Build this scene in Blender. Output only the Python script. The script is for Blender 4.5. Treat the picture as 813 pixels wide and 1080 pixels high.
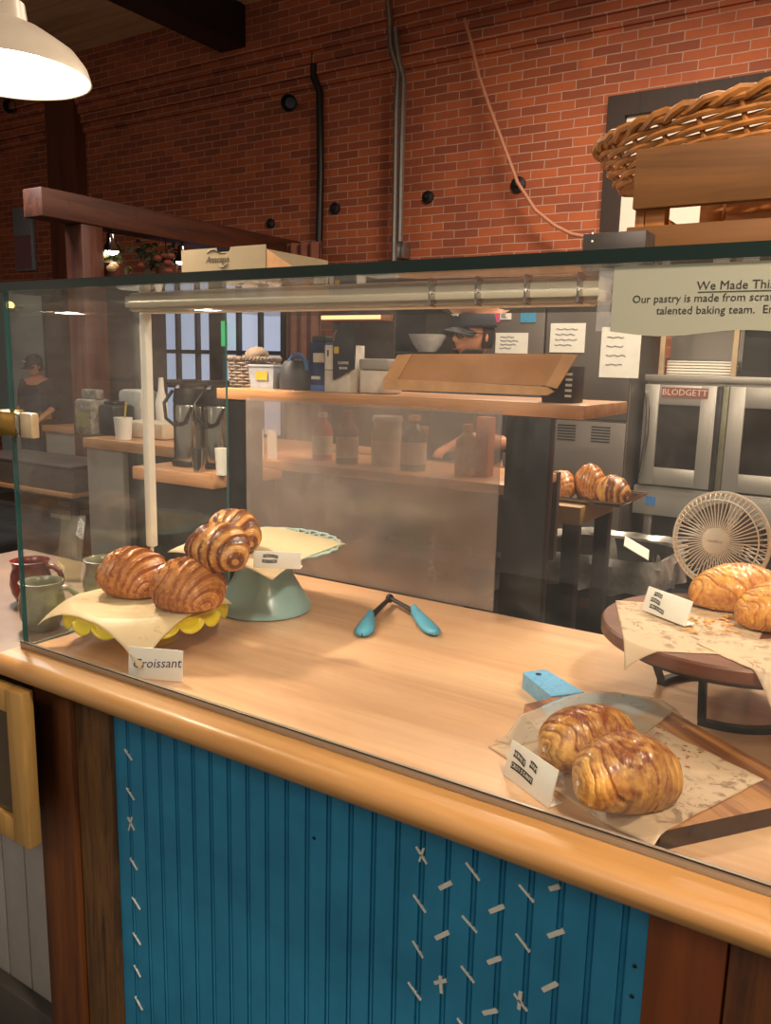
import bpy, bmesh, math, random
from mathutils import Vector, Matrix, noise
PI = math.pi
random.seed(7)
for o in list(bpy.data.objects): bpy.data.objects.remove(o)
SC = bpy.context.scene
COL = SC.collection
# ---------------------------------------------------------------- camera
FPX, CX, CY = 867.4734866, 406.5, 540.0
TOP = 0.92
CAM = Vector((0, 0, TOP + 0.52))
def _d(vx, vy):
    return Vector((vx, -vy, -FPX)).normalized()
ax = -_d(-975 - CX, 351 - CY)
az = -_d(300 - CX, 5300 - CY); az = (az - ax * ax.dot(az)).normalized()
ay = az.cross(ax)
R3 = Matrix((ax, ay, az))
cam = bpy.data.cameras.new('camera'); camo = bpy.data.objects.new('camera', cam); COL.objects.link(camo)
camo.matrix_world = Matrix.Translation(CAM) @ R3.to_4x4()
cam.sensor_fit = 'HORIZONTAL'; cam.sensor_width = 36; cam.lens = FPX * 36 / 813
cam.clip_start = 0.02; cam.clip_end = 60
SC.camera = camo
def P(u, v, x=None, y=None, z=None):
    """real-world point seen at photo pixel (u,v) on the plane x=, y= or z="""
    r = R3 @ Vector((u - CX, -(v - CY), -FPX))
    if x is not None: t = (x - CAM.x) / r.x
    elif y is not None: t = (y - CAM.y) / r.y
    else: t = (z - CAM.z) / r.z
    return CAM + r * t
# ---------------------------------------------------------------- world, exposure
w = bpy.data.worlds.new('world'); SC.world = w; w.use_nodes = True
w.node_tree.nodes['Background'].inputs[0].default_value = (1.0, 0.82, 0.66, 1)
w.node_tree.nodes['Background'].inputs[1].default_value = 0.34
SC.view_settings.view_transform = 'Standard'; SC.view_settings.look = 'None'
SC.view_settings.exposure = 0.0; SC.view_settings.gamma = 1.0
try: SC.view_settings.use_curve_mapping = False
except Exception: pass
def area(name, loc, size, power, color, rot=(0, 0, 0), sizey=None):
    l = bpy.data.lights.new(name, 'AREA'); l.energy = power; l.color = color; l.size = size
    if sizey: l.shape = 'RECTANGLE'; l.size_y = sizey
    o = bpy.data.objects.new(name, l); COL.objects.link(o); o.location = loc; o.rotation_euler = rot
    return o
# unseen area lights added to brighten kitchen and shop, without any fixtures
area('kitchen_fill', (-1.5, 4.3, 3.7), 1.2, 120, (1.0, 0.80, 0.60), (0.2, 0, 0), .5)
area('kitchen_fill', (0.1, 3.2, 3.6), 1.2, 130, (1.0, 0.84, 0.66), (0, 0, 0), .5)
area('shop_fill', (-.3, -2.2, 3.4), 1.6, 50, (1.0, 0.84, 0.68), (.75, 0, 0), 1.0)  # added behind the camera to light the fan and panel fronts
area('kitchen_fill', (-5.0, 3.0, 3.0), 1.0, 42, (0.95, 0.9, 0.85), (0, 0, 0), .5)  # added for the left counters, kept low so the upper wall stays dark
# ---------------------------------------------------------------- materials
def lin(c):
    if isinstance(c, str):
        c = [int(c[i:i + 2], 16) / 255 for i in (0, 2, 4)]
    return tuple(((x / 12.92) if x <= .04045 else ((x + .055) / 1.055) ** 2.4) for x in c[:3]) + (1,)
class NT:
    def __init__(s, name):
        s.m = bpy.data.materials.new(name); s.m.use_nodes = True; s.t = s.m.node_tree
        s.b = s.t.nodes['Principled BSDF']; s.out = s.t.nodes['Material Output']
    def n(s, typ, **kw):
        nd = s.t.nodes.new(typ)
        for k, v in kw.items():
            if k.startswith('i_'): nd.inputs[k[2:].replace('_', ' ')].default_value = v
            else: setattr(nd, k, v)
        return nd
    def l(s, a, b): s.t.links.new(a, b)
    def coord(s, scale=(1, 1, 1), rot=(0, 0, 0), loc=(0, 0, 0)):
        c = s.n('ShaderNodeTexCoord'); m = s.n('ShaderNodeMapping')
        m.inputs['Scale'].default_value = scale; m.inputs['Rotation'].default_value = rot; m.inputs['Location'].default_value = loc
        s.l(c.outputs['Object'], m.inputs['Vector']); return m.outputs[0]
    def noise(s, vec, scale, detail=4, rough=.55, dist=0):
        n = s.n('ShaderNodeTexNoise'); n.inputs['Scale'].default_value = scale; n.inputs['Detail'].default_value = detail
        n.inputs['Roughness'].default_value = rough; n.inputs['Distortion'].default_value = dist
        if vec: s.l(vec, n.inputs['Vector'])
        return n.outputs['Fac']
    def ramp(s, fac, stops):
        r = s.n('ShaderNodeValToRGB'); e = r.color_ramp.elements
        while len(e) < len(stops): e.new(.5)
        for el, (p, c) in zip(e, stops): el.position = p; el.color = c if len(c) == 4 else lin(c)
        s.l(fac, r.inputs[0]); return r.outputs[0]
    def mix(s, f, a, b, mode='MIX'):
        m = s.n('ShaderNodeMix', data_type='RGBA', blend_type=mode)
        for sock, v in ((m.inputs[0], f), (m.inputs[6], a), (m.inputs[7], b)):
            if hasattr(v, 'is_output'): s.l(v, sock)
            elif isinstance(v, (int, float)): sock.default_value = v
            else: sock.default_value = v
        return m.outputs[2]
    def math(s, op, a, b=0.0, c=None):
        m = s.n('ShaderNodeMath', operation=op)
        for i, v in enumerate((a, b) if c is None else (a, b, c)):
            if hasattr(v, 'is_output'): s.l(v, m.inputs[i])
            else: m.inputs[i].default_value = v
        return m.outputs[0]
    def bump(s, h, strength=.3, dist=.002):
        b = s.n('ShaderNodeBump'); b.inputs['Strength'].default_value = strength; b.inputs['Distance'].default_value = dist
        s.l(h, b.inputs['Height']); s.l(b.outputs[0], s.b.inputs['Normal'])
    def col(s, c):
        if hasattr(c, 'is_output'): s.l(c, s.b.inputs['Base Color'])
        else: s.b.inputs['Base Color'].default_value = c
    def set(s, rough=None, metal=None, coat=None, spec=None, emit=None, estr=None, sheen=None, trans=None, alpha=None):
        I = s.b.inputs
        if rough is not None: I['Roughness'].default_value = rough
        if metal is not None: I['Metallic'].default_value = metal
        if coat is not None: I['Coat Weight'].default_value = coat; I['Coat Roughness'].default_value = .15
        if spec is not None: I['Specular IOR Level'].default_value = spec
        if emit is not None: I['Emission Color'].default_value = emit; I['Emission Strength'].default_value = estr
        if trans is not None: I['Transmission Weight'].default_value = trans
        return s
_plain = {}
def plain(name, c, rough=.5, metal=0, var=.12, scale=30, coat=0, bump=0, bscale=None):
    if name in _plain: return _plain[name]
    t = NT(name); base = lin(c)
    f = t.noise(t.coord(), scale, 3)
    d = tuple(x * (1 - var) for x in base[:3]) + (1,); u = tuple(min(1, x * (1 + var)) for x in base[:3]) + (1,)
    t.col(t.ramp(f, [(.3, d), (.7, u)])); t.set(rough, metal, coat)
    if bump: t.bump(t.noise(t.coord(), bscale or scale * 3, 4), .4, bump)
    _plain[name] = t.m; return t.m
def wood(name, c1, c2, c3=None, axis=0, scale=1, rough=.4, coat=0, knots=False, bump=.0004):
    t = NT(name); sc = [14 * scale] * 3; sc[axis] = 1.0 * scale
    v = t.coord(tuple(sc)); a = t.noise(v, 1.6, 6, .6, .8)
    v2 = t.coord(tuple(x * 5 for x in sc)); b = t.noise(v2, 2, 3, .6)
    c = t.ramp(a, [(.28, lin(c2)), (.5, lin(c1)), (.75, lin(c3 or c1))])
    c = t.mix(t.ramp(b, [(.45, (0, 0, 0, 1)), (.75, (.35, .35, .35, 1))]), c, lin(c2))
    if knots:
        k = t.noise(t.coord((3, 3, 1.2)), 2.2, 3, .5)
        c = t.mix(t.ramp(k, [(.62, (0, 0, 0, 1)), (.74, (.8, .8, .8, 1))]), c, tuple(x * .25 for x in lin(c2)[:3]) + (1,))
    t.col(c); t.set(rough, 0, coat); t.bump(a, .3, bump); return t.m
def steel(name, c='8d8880', rough=.28, axis=0, metal=1.0):
    t = NT(name); sc = [60] * 3; sc[axis] = .8
    a = t.noise(t.coord(tuple(sc)), 3, 3)
    t.col(lin(c)); t.set(rough, metal)
    r = t.math('MULTIPLY_ADD', a, .22, rough - .08); t.l(r, t.b.inputs['Roughness'])
    return t.m
def glass_mat(name, tint=(.97, .985, .98), haze=.012, gloss=1.0, gr=.0, base=.04, flat=0, dc=(.8, .8, .8)):
    t = NT(name); g = t.n('ShaderNodeNewGeometry')
    dt = t.n('ShaderNodeVectorMath', operation='DOT_PRODUCT'); t.l(g.outputs['Normal'], dt.inputs[0]); t.l(g.outputs['Incoming'], dt.inputs[1])
    x = t.math('SUBTRACT', 1.0, t.math('ABSOLUTE', dt.outputs['Value'])); p = t.math('POWER', x, 5.0)
    fac = t.math('MULTIPLY_ADD', p, (1 - base) * gloss, base * gloss)
    tr = t.n('ShaderNodeBsdfTransparent'); tr.inputs[0].default_value = tint + (1,)
    gl = t.n('ShaderNodeBsdfGlossy'); gl.inputs['Roughness'].default_value = gr
    df = t.n('ShaderNodeBsdfDiffuse'); df.inputs[0].default_value = dc + (1,)
    m1 = t.n('ShaderNodeMixShader'); t.l(fac, m1.inputs[0]); t.l(tr.outputs[0], m1.inputs[1]); t.l(gl.outputs[0], m1.inputs[2])
    sm = t.noise(t.coord(), 9, 5, .6, 1.0)
    df_f = t.math('MULTIPLY_ADD', t.math('POWER', sm, 3.0), haze * 8, flat)  # pale diffuse film stands in for milky reflections, smudged by noise
    m2 = t.n('ShaderNodeMixShader'); t.l(df_f, m2.inputs[0]); t.l(m1.outputs[0], m2.inputs[1]); t.l(df.outputs[0], m2.inputs[2])
    t.l(m2.outputs[0], t.out.inputs[0]); return t.m
def emis(name, c, s):
    t = NT(name); t.col(lin(c)); t.set(emit=lin(c), estr=s); return t.m
def parchment_mat(name, c='e0c49a', stain='8a5a2c', trans=.35, sc=1.0, lo=.60):
    t = NT(name); f = t.noise(t.coord(), 42 * sc, 6, .7, 1.5); f2 = t.noise(t.coord(), 9, 3)
    k = t.math('MULTIPLY', t.ramp(f, [(lo, (0, 0, 0, 1)), (lo + .06, (1, 1, 1, 1))]), t.ramp(f2, [(.42, (0, 0, 0, 1)), (.56, (.6, .6, .6, 1))]))
    c_ = t.mix(k, lin(c), lin(stain))
    df = t.n('ShaderNodeBsdfDiffuse'); t.l(c_, df.inputs[0]); tl = t.n('ShaderNodeBsdfTranslucent'); t.l(c_, tl.inputs[0])
    m = t.n('ShaderNodeMixShader'); m.inputs[0].default_value = .3; t.l(df.outputs[0], m.inputs[1]); t.l(tl.outputs[0], m.inputs[2])
    tr = t.n('ShaderNodeBsdfTransparent'); m2 = t.n('ShaderNodeMixShader'); m2.inputs[0].default_value = trans
    t.l(m.outputs[0], m2.inputs[1]); t.l(tr.outputs[0], m2.inputs[2])
    gl = t.n('ShaderNodeBsdfGlossy'); gl.inputs['Roughness'].default_value = .45
    m3 = t.n('ShaderNodeMixShader'); m3.inputs[0].default_value = .05; t.l(m2.outputs[0], m3.inputs[1]); t.l(gl.outputs[0], m3.inputs[2])
    t.l(m3.outputs[0], t.out.inputs[0]); return t.m
def crust_mat(name, fleck=None):
    t = NT(name); a = t.n('ShaderNodeAttribute', attribute_name='Col')
    f = t.noise(t.coord((1, 1, 1)), 70, 5, .65, 1)
    c = t.mix(t.ramp(f, [(.35, (0, 0, 0, 1)), (.72, (.45, .45, .45, 1))]), a.outputs['Color'], lin('8a4614'))
    f3 = t.noise(t.coord((1, 1, 1)), 140, 3, .6)
    c = t.mix(t.ramp(f3, [(.55, (0, 0, 0, 1)), (.8, (.5, .5, .5, 1))]), c, lin('f0b060'))
    if fleck:
        f4 = t.noise(t.coord(), 55, 4, .7, 1); c = t.mix(t.ramp(f4, [(.55, (0, 0, 0, 1)), (.68, (.7, .7, .7, 1))]), c, lin(fleck))
    t.col(c); t.set(.42, 0, .25); t.b.inputs['Subsurface Weight'].default_value = 0
    t.bump(f, .5, .0012); return t.m
M = {}
M['counter'] = wood('counter_maple', 'd8ab84', 'ca9872', 'e0b890', 0, .8, .33, .25)
M['edge'] = wood('counter_edge_maple', 'a67c4a', '946a38', 'b28a58', 0, .8, .42, .12)
M['oldwood'] = wood('old_timber', '5e3312', '33190a', '74421a', 2, 1.2, .55, 0, True, .002)
M['oldwoodY'] = wood('old_beam', '4c2412', '281008', '5e301c', 1, .8, .6, 0, True, .002)
M['post'] = wood('brown_post', '5a3022', '3b1d14', '6b3a28', 2, .8, .5)
M['pine'] = wood('pine_frame', 'a48048', '846234', 'b49058', 2, 1, .4)
M['crate'] = wood('crate_wood_shaded', '64401a', '4a2d0e', '724a22', 0, 1, .5)  # front slats: shade on that side is put into the colour
M['crate_in'] = wood('crate_inside', 'a4662a', '804a18', 'b07434', 0, 1, .5)
M['shelfwood'] = wood('shelf_wood', 'c28c60', 'a06c44', 'd0a074', 0, 1, .4)
M['walnut'] = wood('acacia', '9a6334', '4a2814', 'b07a44', 0, 2.0, .4, .1)
M['ceiling'] = wood('ceiling_planks', 'd0b088', 'b08c62', 'dcc098', 0, .25, .7)
M['floor'] = plain('floor_concrete', '4a4c4c', .6, 0, .2, 6)
M['blackmetal'] = plain('black_metal', '1c1a19', .45, .3)
M['darkpaint'] = plain('dark_paint', '171312', .5, 0)
M['black'] = plain('black_plastic', '151416', .4)
M['white'] = plain('white_plastic', 'e8e2d8', .35, 0, .03)
M['offwhite'] = plain('offwhite_paint', 'd8cfc0', .5, 0, .05)
M['steel'] = steel('stainless', 'b4aea4', .36, 0, .75)
M['steelv'] = steel('stainless_upright', 'beb8ae', .36, 2, .75)
M['fridge'] = steel('dark_stainless', '7c736c', .42, 2, .75)
M['zinc'] = plain('zinc_conduit', '8e8a86', .35, .8)
M['brass'] = plain('brass', 'b8934c', .25, 1.0, .06)
M['chrome'] = plain('chrome', 'b8b4ae', .15, 1.0, .05)
M['glass'] = glass_mat('clear_glass')
M['glasstop'] = glass_mat('top_glass', (.95, .975, .965), .02)
M['edgeglass'] = plain('glass_edge', '1f5a58', .12, 0, .3, 8, .5)
M['edgedark'] = plain('top_glass_edge', '041a17', .2, 0, .3, 8, .1)
M['plexi'] = glass_mat('plexiglass', (.86, .80, .77), .06, 1.0, .18, .10, .17, (.62, .52, .47))
M['ovenglass'] = plain('oven_glass', '1c1714', .12, 0, .3, 5, .6)
M['card'] = plain('cardboard', 'b78355', .75, 0, .06, 20)
M['kraft'] = plain('kraft_box_dimmed', '8a7c60', .7, 0, .05, 20)  # duller tone carries the shade of the dark front face
M['paper'] = plain('white_paper', 'ddd8cc', .7, 0, .05, 12)
M['parch'] = parchment_mat('parchment', 'f0dcb6', 'b0783c', .36)
M['parch2'] = parchment_mat('waxed_parchment', 'ead0b0', '7e5030', .28, .8, .53)
M['parchc'] = parchment_mat('clear_parchment', 'e0ccb4', '7a4a2a', .66)
M['yellow'] = plain('yellow_enamel', 'dcc414', .3, 0, .05, 10, .3)
M['teal'] = plain('pale_teal_enamel', '98bcbe', .3, 0, .04, 10, .4)
M['crust'] = crust_mat('croissant_crust'); M['crust2'] = crust_mat('cheese_crust', 'e8a83c')
M['silicone'] = plain('blue_silicone', '55a8c8', .45, 0, .05)
M['liner'] = plain('bin_liner', '8a857c', .25, 0, .6, 14, .8)  # lightened grey stands in for highlights on the crinkles
M['beige'] = plain('beige_plastic', 'e6d6c2', .45, 0, .04)
M['skin'] = plain('skin', 'c88a68', .5, 0, .08, 25)
M['hair'] = plain('dark_hair', '1d1310', .7, 0, .3, 90, 0, .002)
M['cap'] = plain('black_cap', '2a2a30', .8, 0, .15, 60)
M['cloth'] = plain('black_cloth', '1b1b20', .85, 0, .2, 20)
M['denim'] = plain('blue_cloth', '33506c', .8, 0, .2, 30)
M['ink'] = plain('black_ink', '18161a', .6, 0, .1)
M['purple'] = plain('purple_ink', '3a2358', .5, 0, .1)
# blue epoxy
def t_():
    t = NT('blue_painted_wood'); f = t.noise(t.coord(), 95, 4, .7, 1)
    t.col(t.ramp(f, [(.30, lin('1e2a2c')), (.36, lin('5a9fcc')), (.7, lin('74b4dc'))])); t.set(.4, 0, .2); return t.m
M['bluepaint'] = t_()
def t_():
    t = NT('blue_beadboard'); f = t.noise(t.coord(), 12, 4)
    t.col(t.ramp(f, [(.3, lin('1c6c92')), (.7, lin('237ca4'))])); t.set(.42, 0, .1); return t.m
M['bead'] = t_(); M['stroke'] = plain('white_brushed_paint', 'c4c6bc', .6, 0, .1, 60)
M['beadgrey'] = plain('grey_panel', '8d8984', .6, 0, .05)
def brick(name, c1, c2, mort, scale=1.0, rot=(PI / 2, 0, 0)):
    t = NT(name); v = t.coord((1, 1, 1), rot)
    nz = t.n('ShaderNodeTexNoise'); nz.inputs['Scale'].default_value = 5; t.l(v, nz.inputs['Vector'])
    mx = t.n('ShaderNodeVectorMath', operation='MULTIPLY_ADD'); t.l(nz.outputs['Color'], mx.inputs[0]); mx.inputs[1].default_value = (.012,) * 3; t.l(v, mx.inputs[2])
    b = t.n('ShaderNodeTexBrick'); t.l(mx.outputs[0], b.inputs['Vector'])
    b.inputs['Color1'].default_value = lin(c1); b.inputs['Color2'].default_value = lin(c2); b.inputs['Mortar'].default_value = lin(mort)
    b.inputs['Scale'].default_value = 1; b.inputs['Brick Width'].default_value = .215; b.inputs['Row Height'].default_value = .066
    b.inputs['Mortar Size'].default_value = .0045; b.inputs['Mortar Smooth'].default_value = .3; b.inputs['Bias'].default_value = -.1
    f = t.noise(t.coord((1, 1, 1)), 2.2, 4); f2 = t.noise(v, 30, 4, .7)
    c = t.mix(t.ramp(f, [(.4, (0, 0, 0, 1)), (.75, (.5, .5, .5, 1))]), b.outputs['Color'], lin('6a3325'))
    c = t.mix(t.ramp(f2, [(.45, (0, 0, 0, 1)), (.8, (.4, .4, .4, 1))]), c, lin('8c4228'))
    t.col(c); t.set(.75); h = t.math('MULTIPLY_ADD', f2, .25, t.math('SUBTRACT', 1.0, b.outputs['Fac'])); t.bump(h, .6, .006); return t.m
M['brick'] = brick('red_brick', 'a4542c', '783c26', 'b09080')
# ---------------------------------------------------------------- mesh builder
class MB:
    def __init__(s): s.bm = bmesh.new(); s.mats = []; s.cur = 0; s.smooth = True
    def mat(s, m):
        if m not in s.mats: s.mats.append(m)
        s.cur = s.mats.index(m); return s
    def _fin(s, faces):
        for f in faces: f.material_index = s.cur
    def box(s, x0, x1, y0, y1, z0, z1, bev=0, M4=None, seg=2):
        before = set(s.bm.faces) if bev else None
        r = bmesh.ops.create_cube(s.bm, size=1)
        for v in r['verts']:
            v.co = Vector(((x0 + x1) / 2 + v.co.x * (x1 - x0), (y0 + y1) / 2 + v.co.y * (y1 - y0), (z0 + z1) / 2 + v.co.z * (z1 - z0)))
        fs = list({f for v in r['verts'] for f in v.link_faces}); vs = r['verts']
        if bev:
            es = list({e for v in vs for e in v.link_edges})
            bmesh.ops.bevel(s.bm, geom=es, offset=bev, segments=seg, affect='EDGES', profile=.5)
            fs = [f for f in s.bm.faces if f not in before]; vs = list({v for f in fs for v in f.verts})
        if M4 is not None:
            for v in vs: v.co = M4 @ v.co
        s._fin(fs); return s
    def tube(s, pts, r, n=8, cap=True, closed=False):
        pts = [Vector(p) for p in pts]; N = len(pts); rs = r if isinstance(r, (list, tuple)) else [r] * N
        rings = []; up = None
        for i, p in enumerate(pts):
            if closed: t = (pts[(i + 1) % N] - pts[i - 1])
            else: t = pts[min(i + 1, N - 1)] - pts[max(i - 1, 0)]
            t = t.normalized() if t.length > 1e-9 else Vector((0, 0, 1))
            if up is None: up = t.orthogonal().normalized()
            up = (up - t * up.dot(t)); up = up.normalized() if up.length > 1e-6 else t.orthogonal().normalized()
            b = t.cross(up)
            rings.append([s.bm.verts.new(p + (up * math.cos(a) + b * math.sin(a)) * rs[i]) for a in [2 * PI * k / n for k in range(n)]])
        for i in range(N if closed else N - 1):
            A, B = rings[i], rings[(i + 1) % N]
            for k in range(n):
                try: s._fin([s.bm.faces.new((A[k], A[(k + 1) % n], B[(k + 1) % n], B[k]))])
                except ValueError: pass
        if cap and not closed:
            s._fin([s.bm.faces.new(rings[0][::-1]), s.bm.faces.new(rings[-1])])
        return s
    def lathe(s, prof, n=32, c=(0, 0, 0), M4=None, closed=False):
        c = Vector(c); rings = []
        for (r, z) in prof:
            if r < 1e-6: rings.append([s.bm.verts.new(Vector((0, 0, z)))])
            else: rings.append([s.bm.verts.new(Vector((r * math.cos(2 * PI * k / n), r * math.sin(2 * PI * k / n), z))) for k in range(n)])
        pairs = list(zip(rings[:-1], rings[1:]))
        if closed: pairs.append((rings[-1], rings[0]))
        for A, B in pairs:
            for k in range(n):
                q = (k + 1) % n
                if len(A) == 1 and len(B) == 1: continue
                if len(A) == 1: f = (A[0], B[q], B[k])
                elif len(B) == 1: f = (A[k], A[q], B[0])
                else: f = (A[k], A[q], B[q], B[k])
                s._fin([s.bm.faces.new(f)])
        for rg in rings:
            for v in rg: v.co = (M4 @ v.co if M4 is not None else v.co) + c
        return s
    def grid(s, fn, nu, nv, wu=False, wv=False):
        V = [[s.bm.verts.new(Vector(fn(i / (nu if wu else nu - 1), j / (nv if wv else nv - 1)))) for j in range(nv)] for i in range(nu)]
        for i in range(nu if wu else nu - 1):
            for j in range(nv if wv else nv - 1):
                s._fin([s.bm.faces.new((V[i][j], V[(i + 1) % nu][j], V[(i + 1) % nu][(j + 1) % nv], V[i][(j + 1) % nv]))])
        return V
    def prism(s, poly, z0, z1, M4=None):
        a = [s.bm.verts.new(Vector((x, y, z0))) for x, y in poly]; b = [s.bm.verts.new(Vector((x, y, z1))) for x, y in poly]
        n = len(poly); fs = [s.bm.faces.new(a[::-1]), s.bm.faces.new(b)]
        for i in range(n): fs.append(s.bm.faces.new((a[i], a[(i + 1) % n], b[(i + 1) % n], b[i])))
        s._fin(fs)
        if M4 is not None:
            for v in a + b: v.co = M4 @ v.co
        return s
    def ball(s, c, r, sc=(1, 1, 1), n=12, M4=None):
        res = bmesh.ops.create_uvsphere(s.bm, u_segments=n * 2, v_segments=n, radius=1)
        for v in res['verts']:
            p = Vector((v.co.x * r * sc[0], v.co.y * r * sc[1], v.co.z * r * sc[2]))
            v.co = (M4 @ p if M4 is not None else p) + Vector(c)
        s._fin(list({f for v in res['verts'] for f in v.link_faces})); return s
    def text(s, txt, size, M4, depth=.0003, shear=0, align='CENTER'):
        cu = bpy.data.curves.new('t', 'FONT'); cu.body = txt; cu.size = size; cu.extrude = depth; cu.shear = shear
        cu.align_x = align; cu.align_y = 'CENTER'; cu.resolution_u = 2
        o = bpy.data.objects.new('t', cu); COL.objects.link(o)
        dg = bpy.context.evaluated_depsgraph_get(); me = bpy.data.meshes.new_from_object(o.evaluated_get(dg))
        n0 = len(s.bm.verts); f0 = len(s.bm.faces); s.bm.from_mesh(me); s.bm.verts.ensure_lookup_table(); s.bm.faces.ensure_lookup_table()
        for v in s.bm.verts[n0:]: v.co = M4 @ v.co
        s._fin(s.bm.faces[f0:])
        bpy.data.objects.remove(o); bpy.data.meshes.remove(me); bpy.data.curves.remove(cu); return s
    def build(s, name, m=None, parent=None, smooth=True, world=True):
        if m is not None and not s.mats: s.mats = [m]
        me = bpy.data.meshes.new(name)
        bmesh.ops.recalc_face_normals(s.bm, faces=s.bm.faces[:])
        s.bm.to_mesh(me); s.bm.free()
        for mm in s.mats: me.materials.append(mm)
        o = bpy.data.objects.new(name, me); COL.objects.link(o)
        if parent is not None:
            o.parent = parent
            if world:  # vertices were given in world coordinates
                off = Vector((0, 0, 0)); q = parent
                L = []
                while q is not None: L.append(q); q = q.parent
                mw = Matrix.Identity(4)
                for q in reversed(L): mw = mw @ q.matrix_basis
                me.transform(mw.inverted())
        if smooth:
            me.shade_smooth()
            try: me.set_sharp_from_angle(angle=math.radians(38))
            except Exception: pass
        return o
def rebase(o, loc):
    """put a single-mesh thing's origin at loc"""
    loc = Vector(loc); o.data.transform(Matrix.Translation(-loc)); o.location = loc; return o
def tag(o, label, cat, group=None, kind=None):
    o['label'] = label; o['category'] = cat
    if group: o['group'] = group
    if kind: o['kind'] = kind
    return o
def thing(name, label, cat, loc=(0, 0, 0), group=None, rz=0):
    o = bpy.data.objects.new(name, None); COL.objects.link(o); o.location = loc; o.rotation_euler = (0, 0, rz)
    o.empty_display_size = .05
    return tag(o, label, cat, group)
def struct(o): o['kind'] = 'structure'; return o
def dup(root, loc=None, rz=None, label=None):
    r = root.copy(); COL.objects.link(r)
    if loc is not None: r.location = loc
    if rz is not None: r.rotation_euler = (0, 0, rz)
    if label: r['label'] = label
    for ch in list(root.children):
        c = ch.copy(); COL.objects.link(c); c.parent = r
        for g in list(ch.children):
            d = g.copy(); COL.objects.link(d); d.parent = c
    return r
def frame3(o, xdir, up):
    x = Vector(xdir).normalized(); u = Vector(up); n = x.cross(u).normalized(); u = n.cross(x)
    m = Matrix((x, u, n)).transposed().to_4x4(); m.translation = Vector(o); return m  # local x right, y up, z = toward reader
def lerp(a, b, t): return a + (b - a) * t

# ================================================================ SETTING
m = MB().box(-11, 3, -3.5, 6.5, -.1, 0); struct(m.build('floor', M['floor']))
WY = 6.2
m = MB().box(-11, 3, WY, WY + .3, 0, 4.55); wb = struct(m.build('wall_back', M['brick'], smooth=False))
m = MB()
for i in range(5): m.box(-11, 3, WY - .03 * (i + 1), WY + .01, 3.80 + .088 * i + .0, 4.55)
led = struct(m.build('trim_1', M['brick'], smooth=False))
m = MB().box(-11.3, -11, -1, 6.5, 0, 4.55); struct(m.build('wall_left', M['brick'], smooth=False))
m = MB().box(3, 3.3, 1.5, 6.5, 0, 4.55); struct(m.build('wall_right', M['brick'], smooth=False))
m = MB().box(-11.3, 3.3, -1, 6.5, 4.55, 4.65); struct(m.build('ceiling', M['ceiling']))
for bx in (-5.75, -2.2, 1.4):
    m = MB().box(bx, bx + .3, -1, 6.05, 4.2, 4.55, .01); struct(m.build('trim_2', M['darkpaint']))
# high window upper right with blind
a = P(645, 105, y=WY); fx0, fz1 = a.x, a.z
m = MB(); m.box(fx0, fx0 + 1.25, WY - .08, WY + .02, fz1 - .14, fz1).box(fx0, fx0 + .13, WY - .08, WY + .02, 2.0, fz1 - .14).box(fx0 + 1.12, fx0 + 1.25, WY - .08, WY + .02, 2.0, fz1 - .14).box(fx0, fx0 + 1.25, WY - .08, WY + .02, 1.9, 2.0)
wn = struct(m.build('window_1', wood('dark_window_wood', '24130c', '120806', None, 2, 1, .7)))
m = MB().box(fx0 + .13, fx0 + 1.12, WY - .03, WY - .01, 2.0, fz1 - .14); m.build('blind', plain('blind_cloth', 'cfc8bc', .8, 0, .03), wn)
# daylight windows low left
k = 0
t = NT('daylight_glass'); t.col(lin('a8b0c4')); t.set(rough=.2, emit=lin('b4bcd6'), estr=.8); M['day'] = t.m
wA = P(172, 325, y=WY - .05); wB = P(300, 325, y=WY - .05)
wx0, wx1 = wA.x - .05, wB.x + .0; wz1 = 2.02
m = MB(); cols = 6; cw = (wx1 - wx0) / cols
for i in range(cols + 1): m.box(wx0 + cw * i - .018, wx0 + cw * i + .018, WY - .09, WY + .01, .7, wz1)
for z in (.7, 1.15, 1.50, wz1): m.box(wx0, wx1, WY - .085, WY + .01, z - .02, z + .02)
m.box(wx0 + cw * 3 - .09, wx0 + cw * 3 + .09, WY - .1, WY + .01, .7, wz1)
w2 = struct(m.build('window_2', M['darkpaint']))
m = MB().box(wx0, wx1, WY - .04, WY - .02, .7, wz1); m.build('pane', M['day'], w2)
# ================================================================ COUNTER
YG, XE, YB = .8465, -1.307, 1.5456
XR = .75
# slab
c = thing('pastry_counter', 'long pale maple counter slab with rounded honey-coloured front edge under the glass case', 'counter', (-.4, 1.1, TOP - .038))
m = MB().box(XE - .006, XR, .86, YB, TOP - .038, TOP, 0); m.build('surface', M['counter'], c)
m = MB()
prof = []
for kx in range(9):
    a = PI / 2 + PI * kx / 8; prof.append((.805 + .019 * math.cos(a), TOP - .019 + .019 * math.sin(a)))
prof = [(.8599, TOP)] + prof + [(.8599, TOP - .038)]
V = [[m.bm.verts.new((x, y, z)) for (y, z) in prof] for x in (XE - .006, XR)]
n = len(prof)
for i in range(n): m.bm.faces.new((V[0][i], V[0][(i + 1) % n], V[1][(i + 1) % n], V[1][i]))
m.bm.faces.new(V[0]); m.bm.faces.new(V[1][::-1])
m.build('front_edge', M['edge'], c)
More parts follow.
